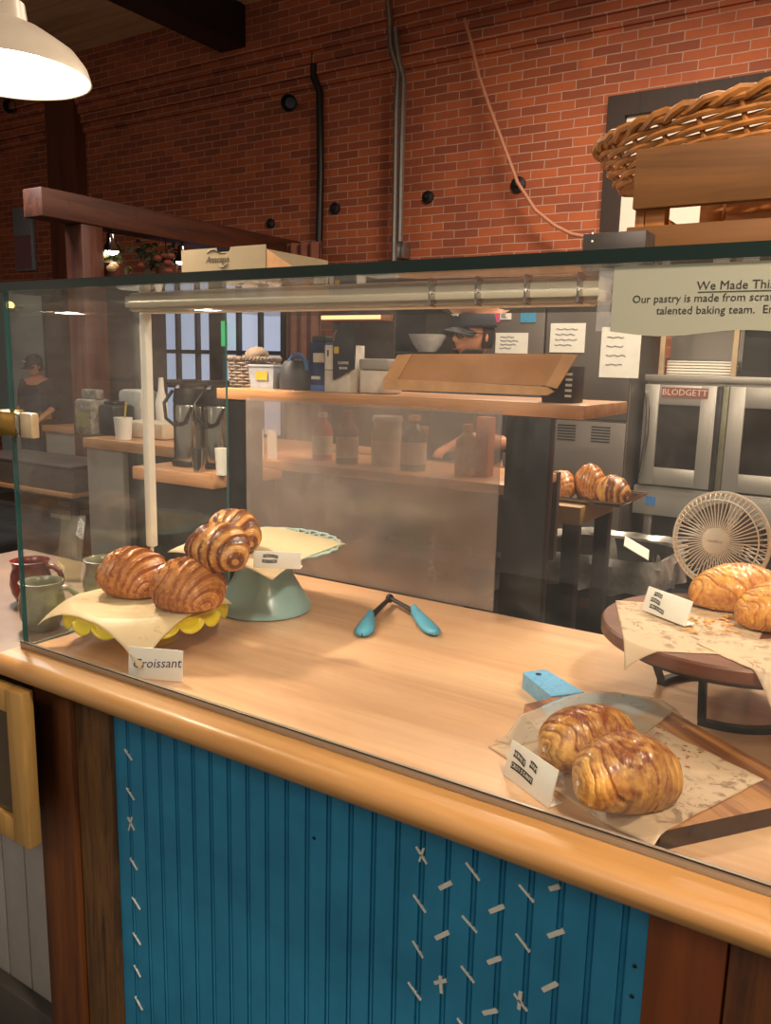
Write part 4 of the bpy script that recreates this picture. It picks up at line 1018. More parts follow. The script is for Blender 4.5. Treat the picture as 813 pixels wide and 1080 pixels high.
for lx in (ox0 + .02, ox0 + 1.2):
    for ly in (OY + .1, OY + .75): m = MB().box(lx, lx + .05, ly, ly + .05, 0, ab, .002); m.build('leg', M['steel'], c)
o = rebase(MB().box(ox0 - .03, ox0 + 1.35, OY + .45, OY + .5, 0, ab - .02).build('dark_backboard', M['black']), (ox0 + .6, OY + .47, 0)); tag(o, 'black panel standing under the oven behind its legs', 'panel')
# trays on oven
rk = thing('tray_rack', 'open metal rack on top of the oven holding flat trays', 'rack', (ox0 + .3, OY + .3, oz1))
zt2 = oz1 + .0005
for xx in (ox0 + .05, ox0 + .47): MB().box(xx, xx + .03, OY + .05, OY + .08, zt2, zt2 + .42, .002).build('post', plain('tan_post', 'b09878', .4), rk)
MB().box(ox0 + .0, ox0 + 1.2, OY + .51, OY + .53, zt2, zt2 + .45).build('back_panel', M['steelv'], rk)
MB().box(ox0 + .0, ox0 + 1.2, OY + .04, OY + .5, zt2 + .42, zt2 + .45, .003).build('shelf', M['steel'], rk)
MB().box(ox0 + .52, ox0 + 1.2, OY + .1, OY + .5, zt2, zt2 + .4, .003).build('dark_cabinet', M['darkpaint'], rk)
tr0 = None
for i in range(5):
    m = MB(); w_ = .19
    m.box(-w_, w_, -.13, .13, 0, .004).tube([(-w_, -.13, .012), (w_, -.13, .012), (w_, .13, .012), (-w_, .13, .012)], .004, 6, False, True)
    if i == 0: o = m.build('sheet_pan', M['offwhite']); tr0 = o
    else: m.bm.free(); o = tr0.copy(); COL.objects.link(o)
    o.location = (ox0 + .275, OY + .25, zt2 + .001 + i * .017); tag(o, 'pale sheet pan in the stack on top of the oven', 'tray', 'sheet pans stacked on the oven')
# fridge
FY = 5.0
fx0, fx1 = P(500, 350, y=FY).x, min(P(672, 400, y=FY).x, ox0 - .045)
c = thing('stainless_fridge', 'tall dark stainless two-door fridge with notes stuck on it', 'fridge', ((fx0 + fx1) / 2, FY + .35, 0))
xm = P(575, 350, y=FY).x; fz = 1.95
m = MB().box(fx0, fx1, FY + .03, FY + .75, .08, fz, .008); m.build('body', M['fridge'], c)
for (a0, a1) in ((fx0 + .005, xm - .006), (xm + .006, fx1 - .005)):
    m = MB().box(a0, a1, FY, FY + .028, 1.12, fz - .02, .006); m.build('door', M['fridge'], c)
for (a0, a1) in ((fx0 + .005, xm - .006), (xm + .006, fx1 - .005)):
    m = MB().box(a0, a1, FY, FY + .028, .12, 1.105, .006); d = m.build('door', M['fridge'], c)
    cxq = (a0 + a1) / 2
    m = MB()
    for i in range(6): m.box(cxq - .16, cxq - .04, FY - .002, FY + .001, .98 + i * .018, .988 + i * .018)
    for i in range(6): m.box(cxq + .06, cxq + .18, FY - .002, FY + .001, .98 + i * .018, .988 + i * .018)
    m.build('vent', M['black'], d)
for (u0, v0, u1, v1, lab, mt, scrib) in ((581, 341, 616, 372, 'white handwritten sheet on the fridge right door', M['paper'], 1), (635, 345, 673, 399, 'white printed sheet hanging on the fridge right side', M['paper'], 2), (523, 351, 556, 373, 'white sheet behind the cook on the fridge left door', M['paper'], 1), (516, 327, 527, 340, 'pink sticky note on the fridge', plain('pink_note', 'd0406c', .6), 0), (527, 328, 539, 337, 'small white label beside the pink note', M['paper'], 1), (549, 330, 565, 340, 'small blue sticky note on the fridge', plain('blue_note', '3f8ab0', .6), 0)):
    a, b = P(u0, v0, y=FY - .003), P(u1, v1, y=FY - .003)
    s_ = thing('note_sheet', lab, 'note', ((a.x + b.x) / 2, FY - .002, b.z)); m = MB().box(a.x, b.x, FY - .004, FY - .001, b.z, a.z); m.build('sheet', mt, s_)
    if scrib:
        m = MB().mat(plain('blue_ink', '3a4a70', .6) if scrib == 1 else M['ink'])
        for i in range(4):
            zz = lerp(a.z, b.z, .2 + .18 * i); m.tube([(lerp(a.x, b.x, .15 + .07 * k), FY - .005, zz + .004 * math.sin(k * 2.1 + i)) for k in range(random.randint(6, 10))], .0016, 4)
        m.build('handwriting', None, s_)
# shelf recess left of fridge with bowl, pipes
c = thing('wall_shelf', 'dark wall shelf behind the cook carrying a white bowl', 'shelf', (-2.9, 5.3, 0))
sa, sb = P(408, 370, y=4.9).x, fx0 - .02
zs = P(440, 371, y=4.9).z
MB().box(sa, sb, 4.9, 5.35, zs - .03, zs, .003).build('board', M['darkpaint'], c); MB().box(sa, sb, 5.35, 5.38, .0, 2.0).build('back_panel', plain('grey_brown_panel', '4c423c', .4, .5), c)
MB().box(sa, sa + .05, 4.9, 5.34, 0, 1.98, .004).build('upright', M['black'], c)
a = P(446, 369, y=5.0)
m = MB().lathe([(0, 0), (.06, 0), (.10, .05), (.135, .12), (.128, .12), (.09, .05), (0, .01)], 32); o = m.build('mixing_bowl', plain('white_bowl', 'd8d0c8', .3)); o.location = (a.x - .0, 5.06, zs + .0005); tag(o, 'white bowl on the dark shelf left of the cook', 'bowl')
# stainless hood over left part
c = thing('extractor_hood', 'copper-tinted long heat lamp strip above the back shelf', 'heat lamp', (-3.2, 4.4, 1.6)); a, b = P(340, 334, y=4.4), P(406, 334, y=4.4)
MB().box(a.x, b.x, 4.38, 4.5, a.z - .03, a.z + .03, .005).build('housing', plain('copper', 'b07850', .35, .7), c)
MB().box(a.x + .02, b.x - .02, 4.36, 4.379, a.z - .02, a.z + .01).build('warm_tube', emis('warm_tube', 'ffb880', 1.6), c)
MB().box(a.x, b.x, 4.51, 4.53, 0, a.z + .3).build('back_panel', plain('grey_brown_panel', '4c423c', .4, .5), c)
# ================================================================ TABLE WITH TRAY OF CROISSANTS, BIN
c = thing('work_table', 'light wooden work table behind the dark post with a croissant tray', 'table', (-.98, 2.5, 0))
ta = P(640, 527, y=2.25)
MB().box(-1.35, P(612, 545, y=2.25).x, 2.25, 2.62, .99, 1.044, .004).build('table_top', plain('pale_butcher_block', 'a8804c', .45, 0, .1, 12), c)
tx1 = P(612, 545, y=2.25).x
for (xx, yy) in ((-1.33, 2.27), (tx1 - .06, 2.27), (-1.33, 2.56), (tx1 - .06, 2.56)): MB().box(xx, xx + .045, yy, yy + .045, 0, .9895, .003).build('leg', M['darkpaint'], c)
tz = 1.0445; tya = 2.42
tl_, tr_ = -1.15, P(662, 520, y=2.36).x
c = thing('baking_tray', 'aluminium baking tray of croissants on the work table', 'tray', ((tl_ + tr_) / 2, 2.42, tz))
m = MB().box(tl_ + .01, tr_ - .01, 2.31, 2.55, tz, tz + .003)
m.build('pan', M['chrome'], c)
m = MB(); m.tube([(tl_, 2.30, tz + .012), (tr_, 2.30, tz + .012), (tr_, 2.56, tz + .012), (tl_, 2.56, tz + .012)], .005, 8, False, True)
m.grid(lambda u, v: [(tl_ + .01 - .01 * v, 2.31 - .01 * v, tz + .002 + .011 * v), (tr_ - .01 + .01 * v, 2.31 - .01 * v, tz + .002 + .011 * v), (tr_ - .01 + .01 * v, 2.55 + .01 * v, tz + .002 + .011 * v), (tl_ + .01 - .01 * v, 2.55 + .01 * v, tz + .002 + .011 * v)][int(round(u * 4)) % 4], 4, 2, True); m.build('rim', M['chrome'], c)
cu_ = [P(u, 515, y=2.37).x for u in (590, 617, 645)]
labs = ['golden croissant at the left of the tray on the work table', 'tall golden croissant in the middle of the tray on the work table', 'golden croissant with dark stripes at the right of the tray on the work table']
for i, x in enumerate(cu_):
    pastry('croissant', labs[i], .125, .088, .088 if i != 1 else .115, 6, (x, 2.38 + .03 * (i == 1), tz + .0035), -.9 + .2 * i, .55, .1, .8, 'choc' if i == 2 else 'plain', 0, 'crust', 'croissants on the baking tray', 31 + i, None, 70, 40)
bc = P(641, 590, y=2.75)
c = thing('rubbish_bin', 'large black square rubbish bin with a shiny liner', 'bin', (-.885, 2.89, 0))
BX, BY = -.885, 2.89
def sq(r, z, n=64, e=4.0, wob=0, seed=0, rx=1, ry=1):
    out = []
    for k in range(n):
        a = 2 * PI * k / n; ca, sa = math.cos(a), math.sin(a); rr = r / (abs(ca) ** e + abs(sa) ** e) ** (1 / e)
        rr *= 1 + wob * noise.noise(Vector((ca * 3 + seed, sa * 3, z * 8)))
        out.append((BX + rr * ca * rx, BY + rr * sa * ry, z + wob * .12 * noise.noise(Vector((ca * 4, sa * 4 + seed, 5)))))
    return out
def loft(rings):
    m = MB(); V = [[m.bm.verts.new(p) for p in r] for r in rings]; n = len(rings[0])
    for A, B in zip(V[:-1], V[1:]):
        for k in range(n): m.bm.faces.new((A[k], A[(k + 1) % n], B[(k + 1) % n], B[k]))
    return m, V
m, V = loft([sq(.17, .02), sq(.20, .40), sq(.225, .775), sq(.235, .79), sq(.22, .79), sq(.205, .5), sq(.18, .05)]); m.bm.faces.new(V[0][::-1]); m.bm.faces.new(V[-1]); m.build('body', plain('bin_black', '1c1a18', .5), c)
m, V = loft([sq(.19, .45, 96, 4, .1, 1), sq(.215, .68, 96, 4, .06, 2), sq(.222, .80, 96, 4, .05, 3), sq(.243, .815, 96, 4, .06, 4), sq(.258, .79, 96, 4, .10, 5), sq(.262, .74, 96, 4, .12, 6), sq(.262, .70, 96, 4, .16, 7)]); m.bm.faces.new(V[0]); m.build('liner', M['liner'], c)
m = MB().box(-.90, -.83, 2.656, 2.662, .63, .66); m.build('red_label', plain('red_label', '8a3a2a', .5), c)
o = MB().box(-.05, .05, -.04, .04, -.001, .002); o = o.build('paper_scrap', M['paper']); o.location = (-.79, 2.93, .80); o.rotation_euler = (.3, .5, .4); tag(o, 'white paper scrap sticking out of the rubbish bin', 'paper')
# ================================================================ WALL FITTINGS
def wp(u, v, d=.03): return P(u, v, y=WY - d)
o = MB(); a = wp(90, 93); b = wp(415, 12); e = wp(520, -12); o.tube([a, b, e], .022, 8); o = o.build('conduit_pipe', M['zinc']); rebase(o, a); tag(o, 'long grey conduit running along the top of the brick wall', 'pipe')
o = MB(); o.tube([wp(62, 92), wp(150, 62), wp(250, 35), wp(330, 10)], .012, 6); o = o.build('cable', M['blackmetal']); tag(rebase(o, wp(62, 92)), 'thin dark cable above the long grey conduit', 'cable')
pts = [(398, 8), (335, 26), (331, 34), (331, 82), (337, 96), (338, 180), (336, 278)]
o = MB(); o.tube([wp(u, v, .06) for u, v in pts], .032, 10); o = o.build('drain_pipe', M['blackmetal']); tag(rebase(o, wp(336, 278)), 'black pipe bending down the left of the brick wall', 'pipe')
for i, pts in enumerate(([(408, -10), (411, 20), (412, 50), (420, 76), (418, 120), (417, 200), (415, 300)], [(417, 30), (420, 60), (426, 84), (424, 150), (422, 255)])):
    o = MB(); o.tube([wp(u, v, .19 + .0) for u, v in pts], .024, 8); o = o.build('conduit_pipe', M['zinc']); tag(rebase(o, wp(*pts[-1])), ['left of two upright grey conduits on the brick wall, running lower', 'right of two upright grey conduits on the brick wall, ending at a box'][i], 'pipe')
a = wp(424, 264, .06); o = MB().box(a.x - .05, a.x + .05, WY - .12, WY, a.z - .07, a.z + .06, .006); o = o.build('junction_box', M['zinc']); tag(rebase(o, a), 'small grey junction box at the foot of the upright conduit', 'electrical box')
import itertools
cab = [(490, 20), (497, 45), (505, 80), (517, 115), (530, 150), (546, 193), (565, 222), (585, 238), (603, 247), (620, 250)]
o = MB(); o.tube([wp(u, v, .22) for u, v in cab], .014, 8); o = o.build('cable', plain('brown_cable', 'a06a50', .5)); tag(rebase(o, wp(620, 250)), 'thin brown cable sagging down across the brick wall', 'cable')
for i, (u, v, r, lab) in enumerate(((452, 208, .05, 'right of the conduits'), (547, 195, .06, 'behind the sagging cable'), (354, 220, .05, 'right of the black pipe'), (286, 236, .045, 'left of the black pipe'))):
    c = thing('wall_anchor_plate', 'round black iron anchor plate on the brick wall ' + lab, 'anchor plate', wp(u, v, 0)[:], 'iron anchor plates on the brick wall')
    f_ = Matrix.Rotation(PI / 2, 4, 'X'); m = MB().lathe([(0, .05), (r * .3, .048), (r * .4, .03), (r, .02), (r, 0), (0, 0)], 24, (0, 0, 0), f_); m.build('plate', M['blackmetal'], c, world=False)
for i, (u, v, lab) in enumerate(((313, 110, 'black spotlight mounted high on the brick wall'), (22, 113, 'black spotlight on the dark wall under the pendant lamp'))):
    a = wp(u, v, 0); c = thing('spotlight', lab, 'spotlight', a[:]); d = Vector((.5, -1, -.35)).normalized()
    x_ = d.orthogonal().normalized(); f_ = Matrix((x_, d.cross(x_), d)).transposed().to_4x4()
    m = MB().lathe([(0, .0), (.04, .01), (.05, .08), (.075, .16), (.07, .16), (.045, .09), (0, .085)], 24, (0, -.06, 0), f_); m.build('head', M['black'], c, world=False)
    m = MB().tube([(0, .0, .0), (0, -.07, .0)], .015, 8); m.build('arm', M['black'], c, world=False)
# beam, posts
c = rebase(MB().box(-5.05, -4.85, 3.45, 6.15, P(320, 275, y=6.15).z - .02, P(320, 275, y=6.15).z + .16, .01).build('timber_beam', M['oldwoodY']), (-4.95, 4.8, 2.3)); tag(c, 'reddish rough timber beam running back to the brick wall', 'beam')
c = rebase(MB().box(-5.04, -4.86, 3.75, 3.93, 0, P(320, 275, y=6.15).z - .021, .01).build('timber_post', M['post']), (-4.95, 3.84, 0)); tag(c, 'brown post holding up the rough timber beam at the left', 'post')
BMZ = P(320, 275, y=6.15).z
# wall pilaster / column above beam
a = wp(60, 200); b = wp(90, 200)
c = struct(MB().box(a.x, b.x, WY - .14, WY, 0, 4.3).build('trim_3', M['post']))
# pink-red curtain / brick column
a, b = P(302, 380, y=5.9), P(338, 380, y=5.9)
o = MB(); o.grid(lambda u, v: (a.x + (b.x - a.x) * u, 5.9 + .03 * math.sin(u * 22), 2.15 * v + .3), 40, 4); o = o.build('curtain', plain('rust_curtain', '7c4a3a', .8, 0, .15, 20)); o.modifiers.new('s', 'SOLIDIFY').thickness = .006; tag(rebase(o, (a.x, 5.9, .3)), 'rust-brown curtain hanging right of the daylight windows', 'curtain')
# green exit strip
a = P(237, 352, y=WY - .12); o = MB().box(a.x - .03, a.x + .03, WY - .14, WY - .11, a.z - .12, a.z + .12).build('exit_sign', emis('green_strip', '38c070', .8)); tag(rebase(o, a), 'narrow glowing green sign between the daylight windows', 'sign')
# ---------------- pale notice board / door top left outside
a, b = P(14, 220, y=6.17), P(37, 285, y=6.17)
o = MB().mat(plain('pale_blue_frame', '8c96a2', .3, .3)); o.box(a.x, b.x, 6.15, 6.20, b.z, a.z, .005); o.mat(plain('mauve_panel', '7a5a60', .5)); o.box(a.x + .02, b.x - .02, 6.14, 6.149, b.z + .02, lerp(b.z, a.z, .55))
o = o.build('sheet_metal_duct', None); tag(rebase(o, (a.x, 5.6, b.z)), 'shiny pale metal strip beside the dark wall at the left', 'duct')
# plants and hanging lamps under the beam
M['leaf'] = plain('leaf_green', '4a5a2c', .5, 0, .4, 20); M['flower'] = plain('pale_flower', 'b89a70', .6, 0, .2, 20)
for i, (u, v, lab) in enumerate(((118, 275, 'leafy hanging plant with pale flowers under the beam'), (175, 276, 'darker hanging plant right of the flowering one'))):
    a = P(u, v, x=-4.95); c = thing('hanging_plant', lab, 'plant', a[:]); rnd = random.Random(i + 3)
    m = MB()
    for k in range(150):
        th, ph = rnd.uniform(0, 2 * PI), rnd.uniform(-.6, 1.2); r = rnd.uniform(.04, .2)
        p = Vector((r * math.cos(th) * .5 - .09, r * math.sin(th) * 1.2, r * math.sin(ph) * .8)); d = Vector((rnd.uniform(-1, 1), rnd.uniform(-1, 1), rnd.uniform(-1, .4))).normalized(); s_ = d.orthogonal().normalized(); L = rnd.uniform(.04, .08)
        vs = [m.bm.verts.new(p + q) for q in (Vector(), d * L * .5 + s_ * L * .28 + Vector((0, 0, .006)), d * L, d * L * .5 - s_ * L * .28 + Vector((0, 0, .006)))]; m.bm.faces.new(vs)
    m.build('foliage', M['leaf'] if i == 0 else plain('leaf_dark', '25301c', .5, 0, .3), c, world=False)
    m = MB()
    for k in range(6): m.ball((rnd.uniform(-.12, .12), rnd.uniform(-.15, -.02), rnd.uniform(-.1, .05)), .035, (1, 1, .7), 6)
    m.build('flowers', M['flower'] if i == 0 else plain('rust_flower', '7a4030', .6), c, world=False)
    m = MB().lathe([(0, -.12), (.07, -.11), (.09, -.02), (0, -.0)], 20); m.build('pot', M['post'], c, world=False)
    m = MB().tube([(0, 0, 0), (0, 0, BMZ - .021 - a.z)], .004, 5); m.build('hanger', M['blackmetal'], c, world=False)
for i, (u, v, lab) in enumerate(((118, 266, 'small silvery bell lamp hanging before the flowering plant'), (192, 277, 'small silvery bell lamp hanging left of the tan box'))):
    a = P(u, v, x=-4.9); c = thing('bell_lamp', lab, 'lamp', a[:], 'small bell lamps under the beam')
    m = MB().lathe([(.02, .13), (.03, .12), (.035, .07), (.06, .03), (.085, 0), (.08, .0), (.055, .03), (.03, .07), (0.001, .11)], 28); m.build('shade', M['chrome'], c, world=False)
    m = MB().ball((0, 0, .005), .045, (1, 1, .5), 8); m.build('bulb', LAMPM, c, world=False)
    m = MB().tube([(0, 0, .12), (0, 0, max(.13, BMZ - .021 - a.z))], .004, 5); m.build('cord', M['blackmetal'], c, world=False)
# ================================================================ LEFT BACKGROUND
# coffee shelf with airpots
AY = 2.4
sl, sr = P(139, 490, y=AY - .2).x, P(243, 500, y=AY).x
zs = P(190, 491, y=AY - .1).z; 
c = thing('coffee_counter', 'light wood counter shelf carrying the two steel coffee dispensers', 'counter', ((sl + sr) / 2, AY, 0))
zs = P(190, 497, y=AY - .18).z
MB().box(sl, sr + .1, AY - .2, AY + .2, zs - .05, zs, .004).build('top', M['shelfwood'], c)
MB().box(sl + .05, sr + .08, AY - .1, AY + .18, 0, zs - .051, .004).build('base', M['darkpaint'], c)
M['glasschrome'] = steel('airpot_steel', 'b8b2a8', .16, 2)
for i, u in enumerate((205, 232)):
    x = P(u, 450, y=AY).x; c = thing('coffee_airpot', ['steel coffee airpot with black top, the left one', 'steel coffee airpot with black top, the right one'][i], 'coffee dispenser', (x, AY - .02 + .03 * i, zs + .0005), 'coffee airpots on the wood counter')
    H_ = .34
    MB().lathe([(0, 0), (.075, 0), (.078, .01), (.075, .022), (0, .022)], 32).build('base', M['black'], c, world=False)
    MB().lathe([(0, .0225), (.067, .0225), (.068, .03), (.068, .235), (.066, .245), (0, .245)], 40).build('body', M['glasschrome'], c, world=False)
    MB().lathe([(0, .2455), (.066, .2455), (.068, .26), (.062, .31), (.045, .325), (0, .33)], 32).build('lid', M['black'], c, world=False)
    MB().box(-.018, .018, -.12, .05, .325, .345, .006).build('pump_lever', M['blackmetal'], c, world=False)
    MB().tube([(-.055 , -.04, .30), (-.085, -.06, .25), (-.06, -.075, .19), (.0, -.085, .165), (.05, -.08, .18), (.07, -.06, .24)], .007, 8).build('carry_handle', M['black'], c, world=False)
x = P(236, 480, y=AY - .12).x
for i, (u, r, h) in enumerate(((212, .028, .09), (236, .026, .10))):
    m = MB().lathe([(0, 0), (r * .8, 0), (r, h), (r * .95, h), (r * .75, .006), (0, .006)], 24); o = m.build('paper_cup', [M['chrome'], M['white']][i]); o.location = (P(u, 490, y=AY - .14).x, AY - .15, zs + .0005); tag(o, ['small metal pitcher in front of the coffee airpots', 'white paper cup right of the airpots'][i], ['pitcher', 'cup'][i])
# white-fronted counter
CY_ = 3.2
cl_, cr_ = P(87, 466, y=CY_).x, P(180, 470, y=CY_).x
zc = P(130, 466, y=CY_).z
c = thing('service_counter', 'wood-topped service counter with a grey-white end panel at the left', 'counter', (cl_ + .3, CY_ + .4, 0))
MB().box(cl_, cr_ + .9, CY_, CY_ + .8, zc - .06, zc, .004).build('top', M['shelfwood'], c)
pr_ = P(130, 500, y=CY_ + .02).x
MB().box(cl_ + .01, pr_, CY_ + .02, CY_ + .06, 0, zc - .0605, .003).build('end_panel', plain('grey_white_panel', '9c948a', .5, 0, .04), c)
MB().box(pr_ + .001, cr_ + .85, CY_ + .1, CY_ + .75, 0, zc - .0605, .003).build('dark_base', M['darkpaint'], c)
zc += .0005
def small(name, label, cat, u, y, fn):
    x = P(u, 450, y=y).x; c = thing(name, label, cat, (x, y, zc)); fn(c); return c
def f1(c):
    MB().box(-.085, .075, -.08, .08, 0, .22, .02).build('bag', plain('speckled_bag', '7c766c', .6, 0, .6, 25), c, world=False); MB().box(-.06, .05, -.082, -.0805, .05, .14).build('label', plain('olive_label', '8a8450', .6), c, world=False)
    MB().box(-.075, .075, -.03, .03, .22, .28, .01).build('folded_top', plain('speckled_bag', '7c766c', .6), c, world=False)
small('coffee_bag', 'speckled grey bag standing on the service counter', 'bag', 99, CY_ + .2, f1)
def f2(c):
    MB().box(-.085, .085, -.09, .09, 0, .19, .025).build('body', M['black'], c, world=False); MB().box(-.05, .05, -.05, .05, .19, .21, .01).build('hopper', M['black'], c, world=False)
small('coffee_grinder', 'black boxy grinder on the service counter', 'grinder', 122, CY_ + .27, f2)
def f3(c):
    MB().lathe([(0, 0), (.045, 0), (.055, .13), (.05, .13), (.04, .008), (0, .008)], 24).build('cup', M['white'], c, world=False); MB().tube([(0, 0, .02), (.03, 0, .22)], .006, 6).build('brush', plain('yellow_stick', 'c0a040', .5), c, world=False)
small('utensil_cup', 'white cup holding a yellow stick on the service counter', 'cup', 130, CY_ + .1, f3)
def f4(c):
    MB().lathe([(0, 0), (.03, 0), (.03, .12), (.012, .17), (.01, .24), (0, .24)], 20).build('body', M['white'], c, world=False); MB().lathe([(0, .24), (.015, .24), (.012, .28), (0, .28)], 12).build('nozzle', M['white'], c, world=False)
small('squeeze_bottle', 'white squeeze bottle at the left of the pale tubs', 'bottle', 136, CY_ + .4, f4)
def f5(c):
    MB().box(-.16, .2, -.1, .1, 0, .1, .02).build('tub', plain('cream_tub', 'c8b49c', .5), c, world=False)
small('long_cream_tub', 'long cream tub on the service counter behind the white cable cover', 'tub', 160, CY_ + .3, f5)
def f6(c):
    MB().box(-.11, .11, -.08, .08, 0, .28, .03).build('body', plain('grey_white_jug', 'a8a49c', .5), c, world=False)
small('grey_jug', 'tall grey-white plastic jug behind the cable cover', 'jug', 147, CY_ + .45, f6)
def f7(c):
    MB().lathe([(0, 0), (.04, 0), (.04, .2), (.02, .28), (.015, .36), (0, .36)], 20).build('body', M['white'], c, world=False)
small('tall_white_bottle', 'tall white bottle left of the coffee airpots', 'bottle', 171, CY_ + .5, f7)
# brown panel/door and grey station further left
a, b = P(77, 450, y=3.9), P(100, 450, y=3.9)
o = MB().box(a.x, b.x, 3.95, 4.05, 0, 2.1, .006).build('brown_partition', M['post']); tag(rebase(o, (a.x, 4, 0)), 'narrow dark brown partition left of the service counter', 'partition')
a, b = P(100, 350, y=5.6), P(172, 350, y=5.6)
o = MB().box(P(45, 350, y=5.6).x, b.x - .02, 5.6, 5.66, 0, 2.12, .006).build('brown_partition', plain('grey_brown_wall', '4a3a36', .45, 0, .1, 4)); tag(rebase(o, (a.x, 5.6, 0)), 'wide grey-brown partition wall behind the service counter', 'partition')
a, b = P(25, 350, y=5.55), P(45, 350, y=5.55)
o = MB().box(a.x - .6, b.x - .02, 5.6, 5.65, 0, 2.1).build('pale_panel', plain('pale_blue_wall', '8c9a9a', .6, 0, .04)); tag(rebase(o, (a.x, 5.6, 0)), 'pale blue-grey wall panel seen at the left through the glass', 'panel')
# sink station
sa, sb = P(18, 485, y=3.3), P(74, 485, y=3.3)
c = thing('bus_station', 'grey station with drawer and stacked plates at the far left', 'counter', (sa.x, 3.5, 0))
MB().box(sa.x - .6, sb.x, 3.3, 3.72, sa.z - .02, sa.z, .004).build('top', M['fridge'], c)
zd = P(50, 517, y=3.3).z; MB().box(sa.x - .6, sb.x, 3.32, 3.72, zd, sa.z - .021, .004).build('drawer', plain('grey_drawer', '625a54', .5), c)
MB().box(sa.x - .6, sb.x, 3.3, 3.72, zd - .03, zd - .001, .003).build('wood_shelf', M['shelfwood'], c)
for (xx) in (sa.x - .58, sb.x - .05): MB().box(xx, xx + .045, 3.32, 3.36, 0, zd - .0305).build('leg', M['darkpaint'], c)
MB().box(sa.x - .55, sb.x - .06, 3.35, 3.72, .40, .43).build('low_shelf', M['fridge'], c)
pz = .4305; pr0 = None
nP = 6
for i in range(nP):
    if i == 0: pr0 = MB().lathe([(0, 0), (.09, 0), (.16, .022), (.158, .026), (.088, .006), (0, .006)], 36).build('plate', plain('grey_plate', '8c8884', .3)); o = pr0
    else: o = pr0.copy(); COL.objects.link(o)
    o.location = (lerp(sa.x, sb.x, .62), 3.54, pz + i * .016); tag(o, 'grey plate in the stack on the low shelf of the bus station', 'plate', 'plates stacked in the bus station')
a = P(60, 448, y=4.5); b = P(78, 448, y=4.5)
c = thing('till_counter', 'far wood-topped white counter behind the bus station', 'counter', (a.x, 4.7, 0)); zz = P(60, 450, y=4.5).z
MB().box(P(44, 448, y=4.5).x, b.x, 4.5, 5.0, zz - .05, zz, .004).build('top', M['shelfwood'], c); MB().box(P(46, 448, y=4.5).x, b.x - .01, 4.52, 5.0, 0, zz - .051).build('front', plain('grey_white_panel', '9c948a', .5), c)
# sconce
a = P(10, 322, y=5.4); c = thing('wall_sconce', 'small glowing yellow sconce at the left edge inside the glass corner', 'lamp', a[:])
MB().ball((0, 0, 0), .05, (1, 1, .8), 8).build('globe', emis('yellow_globe', 'ffcf70', 3.5), c, world=False); MB().tube([(0, 0, 0), (0, .15, -.02)], .012, 6).build('arm', M['brass'], c, world=False); MB().lathe([(0, -.07), (.05, -.06), (.055, -.03), (0, -.03)], 16).build('cup', M['brass'], c, world=False)
